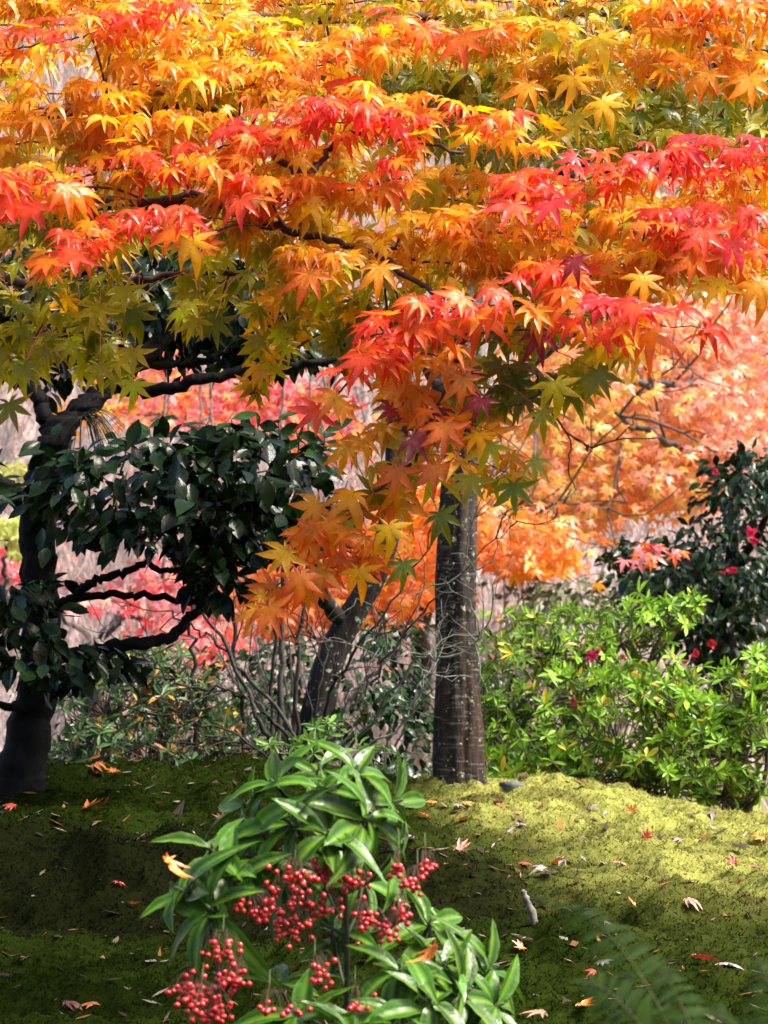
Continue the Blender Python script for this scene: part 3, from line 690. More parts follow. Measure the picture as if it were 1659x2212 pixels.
# upright shoots on top of the mass
g = MB(); gl = MB()
for (x0, y0, x1, y1) in ((500, 1000, 500, 905), (330, 1000, 320, 925), (600, 1000, 600, 905), (690, 1000, 700, 925), (560, 1000, 555, 930), (420, 1010, 440, 960), (260, 1020, 270, 960), (640, 1000, 640, 930), (180, 1030, 160, 985)):
    s_ = PL([(x0, y0, 7.35), ((x0 + x1) / 2 + 5, (y0 + y1) / 2, 7.3), (x1, y1, 7.3)], 5); g.tube(s_, taper(len(s_), .003, .0015), 5, (.05, .06, .03))
    n = 9; k = np.linspace(2, len(s_) - 1, n).astype(int); a = np.arange(n) * 2.4 + U(0, 6)
    tip = np.stack([np.cos(a), np.sin(a) * .6, U(-.3, .6, n)], 1)
    ca = cpair((.008, .03, .005), (.02, .06, .012), n)
    scatter(gl, CAM_L, frames(tip, np.array([[0, -.5, .8]] * n) + rng.normal(0, .3, (n, 3))), s_[k], U(.06, .085, n), ca, ca)
sh = g.build('shoot', M['twig'], cam_t); gl.build('leaf_spray', M['camellia'], sh)
# tuft of epiphytic fern in the crotch
g = MB()
for i in range(46):
    a, l = U(-1.2, 2.2), U(.05, .13); p0 = P(178, 900, 7.55); e = p0 + np.array((math.cos(a) * l * .9, U(-.05, .02), -abs(math.sin(a)) * l - .02))
    g.tube(spline([p0, (p0 + e) / 2 + (0, -.01, .03), e], 4), taper(9, .0022, .0006), 3, np.array((.012, .02, .006)) * U(.6, 1.6), cap=False)
tag(g.build('fern_tuft', M['twig'], cam_t), 'tuft of narrow fern growing in the fork')

# ------------------------------------------------------------------ cherry trunk and leaning trunk
ch = thing('cherry_tree', P(990, 1712, 8.6), 'straight cherry trunk with pale lichen spots standing on the mossy mound', 'tree')
path = PL([(995, 1790, 8.62), (992, 1712, 8.6), (990, 1600, 8.6), (988, 1450, 8.6), (984, 1300, 8.6), (988, 1150, 8.62), (996, 1000, 8.65), (1004, 850, 8.7), (1010, 700, 8.8), (1015, 560, 8.9)], 14)
def rf(t_): return np.interp(t_, [0, .08, .14, .3, .5, .7, 1], [.120, .086, .074, .067, .060, .048, .042])
g = rough_trunk(path, rf, 64, .15, [(-1.2, .12, .007, .1, .42), (-.6, .09, .009, .02, .46)], 1.3, .22, .14)
ct = g.build('trunk', M['cherry_bark'], ch)
# raised lichen rosettes on the bark
g = MB()
for i in range(170):
    tz = U(.02, .68); k = int(tz * (len(path) - 1)); a = U(-3.0, -.1)
    n_ = np.array((math.cos(a), math.sin(a), 0)); c0 = path[k] + n_ * (rf(tz) * 1.0) + np.array((0, 0, U(-.02, .02))); rr = rng.gamma(1.5, .0014) + .0012
    tx = np.array((-n_[1], n_[0], 0)); th = np.linspace(0, 2 * np.pi, 9, endpoint=False); w_ = rr * U(.6, 1.25, 9)
    ring = c0 + n_ * .002 + np.cos(th)[:, None] * tx * w_[:, None] + np.sin(th)[:, None] * np.array((0, 0, 1)) * w_[:, None] - n_ * .004
    v_ = np.vstack([c0 + n_ * .003, ring]); g.add(v_, [(0, 1 + x_, 1 + (x_ + 1) % 9) for x_ in range(9)], np.array((.22, .24, .17)) * U(.4, 1.2))
tag(g.build('lichen', M['lichen_twig'], ch), 'pale grey green lichen spots on the bark')
branch(ch, M['cherry_bark'], [(1000, 950, 8.65), (1060, 860, 8.6), (1150, 790, 8.6), (1260, 700, 8.6)], .025, .01, 10, 'limb')
branch(ch, M['cherry_bark'], [(1000, 900, 8.65), (930, 800, 8.8), (860, 660, 9.0), (800, 500, 9.2)], .03, .012, 10, 'limb')

ln = thing('leaning_tree', P(660, 1720, 9.6), 'dark trunk leaning right, covered in patchy lichen, behind the bare shrub', 'tree')
path2 = PL([(650, 1760, 9.6), (668, 1640, 9.6), (690, 1520, 9.6), (715, 1420, 9.6), (760, 1330, 9.6), (800, 1260, 9.6), (830, 1180, 9.6), (850, 1060, 9.65), (860, 900, 9.7), (880, 700, 9.8)], 10)
rough_trunk(path2, lambda t_: np.interp(t_, [0, .1, .5, 1], [.075, .055, .045, .03]), 36, .16, None, 4.2).build('trunk', M['far_bark'], ln)
branch(ln, M['far_bark'], [(745, 1350, 9.6), (700, 1290, 9.5), (680, 1200, 9.4), (690, 1090, 9.4)], .03, .012, 10, 'limb')

# ------------------------------------------------------------------ bare shrub and thin canes
LG = (.12, .12, .105); BR = (.022, .018, .015); GR = (.048, .045, .038)
def twigs(mb, path_, r0, n, length, c, depth=0):
    """side twigs with kinks"""
    for i in range(n):
        k = rng.randint(int(len(path_) * .25), len(path_)); p = path_[k]
        t_ = path_[min(k + 1, len(path_) - 1)] - path_[max(k - 1, 0)]; t_ /= np.linalg.norm(t_) + 1e-9
        dr = t_ + rng.normal(0, .75, 3) * np.array((1, .6, 1)); dr /= np.linalg.norm(dr)
        L_ = length * U(.4, 1.2); pts = [p]; q = p.copy()
        for s__ in range(5):
            dr = dr + rng.normal(0, .28, 3) + np.array((0, 0, .05)); dr /= np.linalg.norm(dr); q = q + dr * L_ / 5; pts.append(q.copy())
        pts = np.array(pts); mb.tube(pts, taper(len(pts), r0, r0 * .45), 4, np.array(c) * U(.7, 1.25), cap=False)
        if depth: twigs(mb, pts, r0 * .6, 3, length * .45, c, depth - 1)
bs = thing('bare_shrub', P(670, 1700, 8.4), 'leafless shrub with grey lichened arching twigs between camellia and cherry trunk', 'shrub')
for pl, r0, r1, c, nt_ in (
   ([(660, 1720, 8.4), (640, 1600, 8.4), (560, 1490, 8.4), (470, 1390, 8.35), (430, 1360, 8.35), (360, 1320, 8.3)], .010, .004, GR, 7),
   ([(655, 1720, 8.4), (600, 1570, 8.3), (500, 1490, 8.3), (400, 1480, 8.25), (330, 1430, 8.2), (290, 1400, 8.2)], .008, .003, BR, 7),
   ([(650, 1710, 8.4), (560, 1560, 8.3), (540, 1500, 8.3), (450, 1330, 8.3), (430, 1310, 8.3)], .011, .005, GR, 6),
   ([(680, 1720, 8.4), (720, 1590, 8.3), (800, 1480, 8.3), (900, 1340, 8.25), (1000, 1240, 8.2), (1100, 1140, 8.2)], .007, .002, GR, 9),
   ([(690, 1720, 8.4), (730, 1560, 8.3), (790, 1480, 8.3), (830, 1430, 8.3), (870, 1400, 8.3)], .012, .006, LG, 6),
   ([(670, 1720, 8.4), (700, 1540, 8.35), (760, 1420, 8.3), (860, 1280, 8.3), (960, 1140, 8.3)], .008, .003, BR, 8),
   ([(690, 1720, 8.4), (780, 1620, 8.3), (880, 1560, 8.3), (910, 1480, 8.3), (905, 1440, 8.3)], .006, .003, LG, 6),
   ([(700, 1720, 8.4), (800, 1560, 8.2), (900, 1425, 8.1), (960, 1425, 8.1), (1030, 1390, 8.1), (1045, 1350, 8.1)], .006, .003, LG, 6),
   ([(640, 1720, 8.4), (590, 1640, 8.3), (500, 1600, 8.3), (400, 1610, 8.3)], .006, .003, BR, 6),
   ([(665, 1720, 8.4), (680, 1560, 8.4), (690, 1420, 8.4), (650, 1300, 8.4)], .008, .003, BR, 7),
   ([(640, 1720, 8.4), (560, 1620, 8.25), (420, 1560, 8.2), (330, 1540, 8.2)], .005, .0025, BR, 6)):
    g_ = MB(); s_ = PL(pl, 6, .006); g_.tube(s_, taper(len(s_), r0 * .8, r1 * .75), 6, c, .15); twigs(g_, s_, .0024, nt_ + 1, .26, c, 1)
    g_.build('cane', M['lichen_twig'], bs)
def cane(name, label, pl, r0, r1, c, nt_, ln_, cat, group):
    o = thing(name, P(*pl[0]), label, cat, group); g_ = MB(); s_ = PL(pl, 6, .006); g_.tube(s_, taper(len(s_), r0, r1), 6, c, .12); g_.build('stem', M['lichen_twig'], o)
    if nt_:
        g_ = MB(); twigs(g_, s_, r0 * .35, nt_, ln_, c, 0); g_.build('side_twigs', M['lichen_twig'], o)
for lab, pl, r0 in (('slim dark upright sapling left of the bare shrub, under the hanging camellia leaves', [(432, 1700, 9.0), (425, 1550, 9.0), (415, 1400, 9.0), (412, 1300, 9.0)], .009),
                    ('thin upright sapling just left of the orange maple leaf tips', [(535, 1700, 9.1), (520, 1500, 9.1), (505, 1350, 9.1), (490, 1180, 9.1)], .009),
                    ('thin straight sapling nearest the leaning trunk', [(648, 1700, 9.2), (640, 1500, 9.2), (655, 1350, 9.2), (668, 1150, 9.2)], .009),
                    ('slim pale green lichened sapling behind the orange maple tips', [(600, 1700, 9.3), (605, 1500, 9.3), (612, 1300, 9.3), (625, 1150, 9.3)], .012),
                    ('slim dark sapling leaning slightly right behind the bare shrub', [(575, 1700, 9.0), (590, 1500, 9.0), (598, 1350, 9.0), (602, 1250, 9.0)], .007)):
    cane('bare_sapling', lab, pl, r0, r0 * .6, GR if 'pale' in lab else BR, 3, .3, 'sapling', 'bare saplings behind the moss bank')
for lab, x, y0, y1 in (('thin far sapling seen left of the dark horizontal camellia branch end', 355, 1250, 780), ('thin far sapling with a twiggy top over the pink maples', 432, 1250, 800), ('thin far sapling above the middle of the camellia leaves', 455, 1250, 760), ('far sapling near the red maple leaves, left one of the pair', 612, 1250, 740), ('tallest dark far sapling right of the red maple leaves', 667, 1250, 720), ('very thin far sapling beside the drooping maple bough', 697, 1250, 780), ('thin pale far sapling right of the cherry trunk in the brush', 1090, 1420, 1180), ('second thin far sapling right of the cherry trunk, leaning over the azalea', 1130, 1420, 1200)):
    cane('far_sapling', lab, [(x - 4, y0, 15), (x + 3, (y0 + y1) / 2 + 60, 15), (x, (y0 + y1) / 2 - 60, 15), (x + 2, y1, 15)], .011, .006, (.2, .16, .14), 5, .7, 'sapling', 'far saplings on the slope')

# ------------------------------------------------------------------ shrubs with leaves in whorls
def whorl_shrub(o, bl, size, c1, c2, per=7, odd=None, stems=True, base=None, up=.55, mat='azalea', stemc=(.07, .05, .035)):
    mb = MB(); st = MB(); root = base if base is not None else ORG[o.name]
    for (px, py, rx, ry, d, rd, n) in bl:
        n = int(n * .92); pos, u = blob_pts(px, py, rx, ry, d, rd, n, nclump=max(5, n // 4), shell=.35, cs=.33)
        for p, uu in zip(pos, u):
            ax = uu * np.array((.6, .6, .3)) + np.array((0, -.15, up)) + rng.normal(0, .2, 3); ax /= np.linalg.norm(ax)
            e1 = np.cross(ax, (.3, .8, .1)); e1 /= np.linalg.norm(e1); e2 = np.cross(ax, e1)
            k = rng.randint(per - 2, per + 3); a = np.arange(k) * 2 * np.pi / k + U(0, 6) + rng.normal(0, .2, k)
            tip = np.cos(a)[:, None] * e1 + np.sin(a)[:, None] * e2 + ax * U(-.5, 1.1, (k, 1))
            ca = cpair(c1, c2, k, .2) * (U(.75, 1.25) if U(0, 1) < .62 else U(.25, .6)); size_ = size * U(.75, 1.2)
            if odd:
                q = U(0, 1, k) < odd[0]; ca[q] = cpair(odd[1], odd[2], q.sum())
            scatter(mb, AZ_L, frames(tip, np.tile(ax, (k, 1)) + rng.normal(0, .3, (k, 3))), p + np.zeros((k, 3)), U(size_ * .7, size_ * 1.15, k), ca, ca * 1.1)
            if stems and U(0, 1) < .9:
                c_ = P(px, py + ry * .8, d); md = p * .55 + c_ * .45 + rng.normal(0, .02, 3); md[2] -= .03
                s_ = spline([c_, md, p], 4); st.tube(s_, taper(len(s_), .0035, .0016), 4, np.array(stemc) * U(.7, 1.3), cap=False)
        c_ = P(px, py + ry * .8, d)
        st.tube(spline([root, root * .45 + c_ * .55 + rng.normal(0, .04, 3), c_], 5), taper(11, .011, .005), 6, stemc, .1)
    if stems: st.build('stem', M['twig'], o)
    mb.build('foliage', M[mat], o)
BG1, BG2 = (.11, .25, .014), (.25, .44, .03)
az = thing('azalea_shrub', P(1250, 1780, 9.6), 'bright green azalea spreading right of the cherry trunk behind the mound', 'shrub')
whorl_shrub(az, [(1180, 1370, 130, 55, 9.6, .2, 75), (1340, 1350, 110, 50, 9.7, .22, 70), (1250, 1460, 150, 60, 9.5, .25, 90), (1100, 1480, 70, 80, 9.6, .2, 45), (1180, 1580, 130, 70, 9.4, .25, 90), (1330, 1560, 110, 80, 9.4, .25, 80), (1250, 1650, 130, 50, 9.2, .2, 70), (1110, 1640, 70, 60, 9.3, .15, 35), (1090, 1700, 90, 40, 9.3, .15, 40), (1250, 1700, 120, 40, 9.1, .15, 60), (1380, 1680, 90, 50, 9.1, .15, 50), (1070, 1560, 50, 90, 9.5, .15, 40), (1440, 1320, 70, 30, 9.7, .15, 24), (1490, 1300, 40, 20, 9.7, .1, 10)],
            .046, BG1, BG2, odd=(.05, (.5, .42, .03), (.6, .36, .02)))
az2 = thing('azalea_shrub', P(1560, 1800, 9.0), 'bright green azalea with yellowing leaves bending in from the right edge', 'shrub')
whorl_shrub(az2, [(1520, 1500, 120, 55, 9.0, .2, 80), (1630, 1450, 60, 60, 9.0, .2, 45), (1440, 1560, 90, 55, 9.0, .2, 60), (1580, 1590, 110, 50, 8.9, .2, 70), (1480, 1650, 90, 45, 8.9, .2, 45), (1660, 1540, 60, 90, 8.9, .2, 50), (1560, 1690, 120, 40, 8.9, .2, 60), (1400, 1470, 70, 50, 9.1, .2, 40)],
            .05, BG1, BG2, odd=(.05, (.5, .42, .03), (.6, .36, .02)))
rh = thing('rhododendron_shrub', P(300, 1760, 9.0), 'grey green rhododendron bush behind the left moss bank', 'shrub')
whorl_shrub(rh, [(230, 1500, 110, 60, 9.0, .3, 75), (380, 1500, 110, 60, 9.1, .3, 80), (200, 1610, 100, 60, 8.9, .25, 75), (350, 1620, 130, 60, 8.9, .25, 90), (470, 1570, 70, 70, 9.1, .2, 40), (300, 1430, 150, 40, 9.2, .3, 60)],
            .05, (.035, .08, .025), (.09, .16, .05), per=6, odd=(.1, (.45, .4, .04), (.4, .1, .03)))
sd_ = thing('seedling_shrub', P(700, 1740, 8.0), 'low fresh green sprig at the foot of the bare shrub', 'shrub')
whorl_shrub(sd_, [(700, 1580, 50, 22, 8.0, .08, 12), (640, 1610, 60, 22, 8.0, .08, 10), (800, 1620, 40, 20, 8.0, .08, 6)], .045, (.09, .2, .03), (.15, .28, .05), per=5)
for lab, bl in (('dark glossy evergreen bush between leaning trunk and cherry trunk', [(850, 1420, 80, 90, 9.9, .3, 300), (820, 1560, 120, 100, 9.3, .3, 420), (880, 1650, 70, 60, 9.2, .3, 160)]),
                ('dark evergreen undergrowth behind the bare shrub and saplings', [(560, 1570, 150, 100, 10.4, .3, 620), (620, 1450, 120, 70, 10.6, .3, 300), (460, 1640, 160, 60, 10.2, .3, 360), (260, 1600, 160, 80, 10.4, .3, 300)]),
                ('dark glossy evergreen bush close right of the cherry trunk', [(1085, 1500, 60, 70, 10.4, .3, 200), (1090, 1610, 70, 90, 10.2, .3, 300), (1200, 1690, 130, 40, 10.2, .3, 200)])):
    px, py = bl[1][0], bl[1][1]
    o = thing('evergreen_bush', P(px, 1790, 10.2), lab, 'bush', 'dark bushes beside the cherry trunk')
    g_ = MB()
    for i in range(7):
        s_ = PL([(px, 1790, 10.2), (px + U(-40, 40), 1650, 10.2), (px + U(-90, 90), py - U(0, 140), 10.2)], 5); g_.tube(s_, taper(len(s_), .009, .003), 5, (.06, .05, .04))
    g_.build('stem', M['twig'], o)
    mass('foliage', o, bl, M['camellia'], SM_L + CAM_L[:2], .046, (.008, .022, .006), (.025, .052, .016))

# ------------------------------------------------------------------ flowering camellia at the right
cf = thing('flowering_camellia', P(1600, 1800, 11.5), 'tall dark sasanqua camellia with crimson flowers behind the azaleas', 'tree')
branch(cf, CB, [(1600, 1820, 11.5), (1590, 1600, 11.5), (1570, 1400, 11.5), (1580, 1200, 11.5), (1600, 1000, 11.5)], .05, .015, 9, 'trunk')
branch(cf, CB, [(1575, 1420, 11.5), (1480, 1300, 11.3), (1400, 1230, 11.2), (1320, 1200, 11.2)], .02, .006)
branch(cf, CB, [(1580, 1250, 11.5), (1640, 1150, 11.3), (1680, 1050, 11.3)], .02, .008)
mass('leaf_clump', cf, [(1610, 1060, 80, 90, 11.4, .5, 600), (1640, 1380, 110, 160, 11.9, .4, 900), (1500, 1300, 150, 110, 11.9, .4, 700), (1560, 1200, 130, 80, 11.4, .5, 520), (1420, 1220, 110, 60, 11.3, .4, 300), (1330, 1200, 50, 40, 11.2, .25, 80), (1580, 1330, 140, 100, 11.5, .5, 640), (1440, 1300, 100, 60, 11.4, .4, 220), (1620, 1450, 110, 90, 11.5, .4, 420)],
     M['camellia'], CAM_L, .055, (.005, .013, .004), (.013, .029, .009))
def flower(parent, p, s_, c):
    g_ = MB(); n = 9; a = np.arange(n) * 2.4
    tip = np.stack([np.cos(a), -.5 + .0 * a, np.sin(a)], 1) + rng.normal(0, .35, (n, 3)); nr = np.stack([-np.cos(a) * .6, -1 + 0 * a, -np.sin(a) * .6], 1)
    c_ = np.clip(np.tile(c, (n, 1)) * U(.8, 1.2, (n, 1)), 0, .95)
    g_.leaves(oval_tmpl(.36, 4, -.25, .12, .6), frames(tip, nr), np.tile(p, (n, 1)), np.full(n, s_), c_, c_ * .9)
    st = np.array([(.8, .55, .05)])
    return g_.build('flower', M['petal'], parent)
for (x, y, s_) in ((1622, 1150, .05), (1630, 1170, .035), (1580, 1232, .045), (1560, 1240, .03), (1537, 1390, .042), (1500, 1412, .04), (1478, 1428, .03), (1545, 1020, .03)):
    flower(cf, P(x, y, 10.85 if y < 1300 else 10.9), s_ * .55, (.62, .022, .10) if y < 1380 else (.55, .02, .045))
for (x, y, s_) in ((1278, 1418, .045), (1290, 1408, .03), (1240, 1515, .03), (1345, 1420, .025)):
    flower(az, P(x, y, 9.2), s_ * .55, (.6, .03, .13))

# ------------------------------------------------------------------ maples and shrubs on the slope
def far_maple(label, base, trunk, limbs, blobs, keys, size=.075, name='maple_tree', cat='tree', group='maples on the far slope', c=(.06, .05, .045), tr=.09):
    o = thing(name, P(*base), label, cat, group)
    g_ = MB(); s_ = PL(trunk, 8, .01); g_.tube(s_, taper(len(s_), tr, tr * .4), 10, c, .1); g_.build('trunk', M['far_bark'], o)
    for pl in limbs:
        g2 = MB(); s2 = PL(pl, 6, .015); r_ = np.linspace(tr * .4, tr * .12, len(s2)); g2.tube(s2, r_, 7, c, .1); twigs(g2, s2, .009, 7, .9, c, 1); g2.build('limb', M['twig'], o)
    for (px, py, rx, ry, d, rd, n, ks) in blobs:
        if group and d > 14: n = int(n * (.27 if 'dusky' in label else .42 if 'scarlet' in label else .75))
        mb = MB(); pos, u = blob_pts(px, py, rx * 1.1, ry * 1.1, d, rd, n, nclump=max(6, n // 12), shell=.1, cs=.3)
        ca, cb = pal(ks or keys, n)
        scatter(mb, MAPLE_FAR, hang(rng.normal(0, .7, n), np.radians(rng.normal(35, 25, n)), n), pos, U(size * .7, size * 1.15, n), ca, cb)
        mb.build('crown', M['bgmaple'], o)
PAL.update({'p': ((.76, .34, .22), (.74, .26, .18)), 'q': ((.76, .33, .16), (.78, .27, .13)), 'y': ((.80, .46, .07), (.80, .38, .06)), 'o': ((.82, .27, .05), (.80, .19, .04)), 'r': ((.72, .06, .06), (.66, .04, .06)), 'k': ((.58, .22, .22), (.56, .16, .18)), 'l': ((.5, .52, .12), (.52, .5, .1))})
far_maple('pale orange and salmon maple filling the right background', (1750, 1500, 17), [(1750, 1500, 17), (1740, 1200, 17), (1700, 950, 17), (1650, 700, 17)],
          [[(1700, 850, 16.8), (1600, 826, 16.5), (1450, 832, 16), (1330, 824, 15.8), (1180, 820, 15.8)], [(1690, 1000, 16.6), (1510, 970, 16), (1400, 935, 15.8), (1330, 892, 15.6)], [(1680, 900, 17), (1550, 760, 17), (1450, 650, 17)]],
          [(1540, 740, 170, 90, 17, 1.2, 1700, 'pqpqo'), (1300, 780, 180, 90, 17, 1.2, 1300, 'qyoyq'), (1560, 900, 150, 90, 16.6, 1.2, 1500, 'ppqop'), (1320, 920, 190, 90, 16.8, 1.2, 1500, 'yoyqy'), (1250, 1050, 160, 90, 16.8, 1.2, 1300, 'oyoyq'), (1430, 1020, 120, 80, 16.4, 1.0, 900, 'opqoy'), (1600, 960, 110, 50, 16, .8, 400, 'ppp')], 'qo')
far_maple('vivid orange maple low behind the cherry trunk', (900, 1600, 15), [(900, 1600, 15), (910, 1400, 15), (930, 1200, 15), (960, 1050, 15)],
          [[(925, 1250, 15), (1020, 1160, 14.8), (1120, 1150, 14.6)], [(915, 1350, 15), (800, 1280, 14.8), (680, 1260, 14.6)]],
          [(1120, 1160, 100, 60, 14.6, .8, 700, 'DoOo'), (850, 1230, 110, 100, 14.8, .9, 1100, 'DDoO'), (640, 1260, 120, 90, 14.6, .9, 900, 'DoDo'), (940, 1120, 100, 90, 14.8, .9, 700, 'DoOG'), (1170, 1220, 60, 25, 14.4, .4, 160, 'OGo')], 'Do', tr=.06)
far_maple('scarlet and pink maple behind the camellia branches', (560, 1500, 20), [(560, 1500, 20), (560, 1200, 20), (540, 1000, 20), (500, 800, 20)],
          [[(555, 1100, 20), (450, 950, 19.6), (340, 880, 19.4)], [(545, 1000, 20), (640, 900, 19.6), (720, 860, 19.4)]],
          [(400, 860, 130, 55, 19.6, 1.2, 900, 'rokpD'), (590, 860, 140, 70, 19.6, 1.2, 1200, 'rrkor'), (680, 930, 90, 70, 19.4, 1, 600, 'rkoD'), (330, 780, 90, 50, 19.6, 1, 300, 'or'), (560, 960, 60, 25, 19.4, .8, 160, 'rD'), (220, 900, 80, 40, 19.8, .8, 240, 'yoG')], 'r')
far_maple('dusky pink maple low at the far left behind the camellia trunk', (60, 1650, 18), [(60, 1650, 18), (150, 1450, 18), (260, 1330, 18), (330, 1200, 18)],
          [[(200, 1390, 18), (90, 1290, 17.8), (10, 1230, 17.8)], [(250, 1340, 18), (380, 1320, 17.8), (450, 1300, 17.6)]],
          [(30, 1220, 70, 45, 17.8, .7, 420, 'krk'), (330, 1270, 120, 50, 17.6, .8, 700, 'kprk'), (380, 1370, 110, 60, 17.4, .8, 700, 'krkp'), (480, 1410, 50, 40, 17.2, .4, 260, 'rRr'), (360, 1560, 180, 90, 17, .7, 500, 'krpo')], 'k', tr=.05)
far_maple('small yellow green bush at the far left edge', (10, 1400, 16), [(10, 1400, 16), (12, 1250, 16), (20, 1150, 16)], [], [(25, 1150, 36, 44, 15.8, .3, 60, 'll'), (20, 1010, 26, 30, 15.8, .3, 16, 'l')], 'l', .085, 'yellow_bush', 'bush', None, tr=.02)
far_maple('small red maple sprig in front of the flowering camellia', (1360, 1500, 10.6), [(1360, 1500, 10.6), (1380, 1350, 10.7), (1390, 1230, 10.7), (1400, 1150, 10.7)], [], [(1415, 1190, 42, 32, 10.7, .2, 28, 'kDrk'), (1290, 1260, 0.1, 0.1, 10.7, .01, 1, 'O')], 'r', .05, 'maple_sapling', 'sapling', None, tr=.008)
far_maple('golden maple high behind the top of the canopy', (1000, 1500, 24), [(1000, 1500, 24), (1010, 1000, 24), (1000, 600, 24), (980, 200, 24)], [],
          [(800, 100, 350, 200, 24, 2, 1500, 'yoqp'), (1350, 200, 350, 220, 24, 2, 1500, 'yoqp'), (1200, 520, 300, 150, 24, 2, 900, 'yoqp'), (300, 500, 400, 200, 24, 2, 900, 'rokp')], 'y', .09)
et = thing('dark_backing_tree', P(992, 1540, 13.5), 'added dark tree backing the shaded gaps in the upper right maple leaves', 'tree')  # added dark backing, stands in for shaded maple leaves in the gaps
branch(et, M['far_bark'], [(992, 1560, 13.5), (990, 1300, 13.5), (992, 1000, 13.5), (1000, 700, 13.5), (1030, 300, 13.5), (1060, -100, 13.5)], .05, .03, 9, 'trunk')
branch(et, M['far_bark'], [(1005, 560, 13.5), (1150, 420, 13.5), (1350, 280, 13.5), (1550, 200, 13.5)], .03, .01, 8)
branch(et, M['far_bark'], [(1030, 300, 13.5), (1200, 150, 13.5), (1400, 60, 13.5)], .025, .01, 8)
mass('crown', et, [(1250, 170, 180, 130, 13.5, .7, 520), (1530, 210, 180, 130, 13.5, .7, 520), (1000, 200, 160, 110, 13.6, .6, 340), (1400, 40, 260, 100, 13.5, .7, 380), (1300, 330, 260, 60, 13.4, .6, 260)], M['camellia'], SM_L, .1, (.010, .022, .006), (.03, .05, .015))
# a green shrub deep in the gap between slope and mound
o = thing('evergreen_bush', P(1240, 1500, 14), 'dull green bush in the dry brush right of the cherry trunk', 'bush', 'dark bushes beside the cherry trunk')
mass('foliage', o, [(1250, 1290, 110, 40, 14, .5, 220), (1120, 1330, 80, 60, 14, .5, 150)], M['camellia'], SM_L, .07, (.06, .07, .035), (.12, .13, .07))
g_ = MB(); s_ = PL([(1240, 1500, 14), (1245, 1400, 14), (1250, 1290, 14)], 5); g_.tube(s_, .015, 5, (.08, .06, .05)); g_.build('stem', M['twig'], o)

# ------------------------------------------------------------------ coralberry in front
SPH = None
def berry_mesh():
    V = []; T = []; n, m_ = 8, 5
    V.append((0, 0, 1))
    for i in range(1, m_):
        for k in range(n): a, b__ = math.pi * i / m_, 2 * math.pi * k / n; V.append((math.sin(a) * math.cos(b__), math.sin(a) * math.sin(b__), math.cos(a) * .95))
    V.append((0, 0, -.92))
    for k in range(n): T.append((0, 1 + k, 1 + (k + 1) % n)); T.append((len(V) - 1, 1 + (m_ - 2) * n + (k + 1) % n, 1 + (m_ - 2) * n + k))
    for i in range(m_ - 2):
        for k in range(n):
            a0 = 1 + i * n + k; b0 = 1 + i * n + (k + 1) % n; T += [(a0, a0 + n, b0 + n), (a0, b0 + n, b0)]
    return np.array(V), np.array(T)
bv, bt = berry_mesh()
bm0 = bpy.data.meshes.new('berry'); bm0.from_pydata([tuple(x) for x in bv], [], [tuple(int(i) for i in x) for x in bt])
for p_ in bm0.polygons: p_.use_smooth = True
bm0.materials.append(M['berry'])
CG1, CG2, RIB = (.008, .042, .003), (.026, .10, .006), (.20, .33, .035)
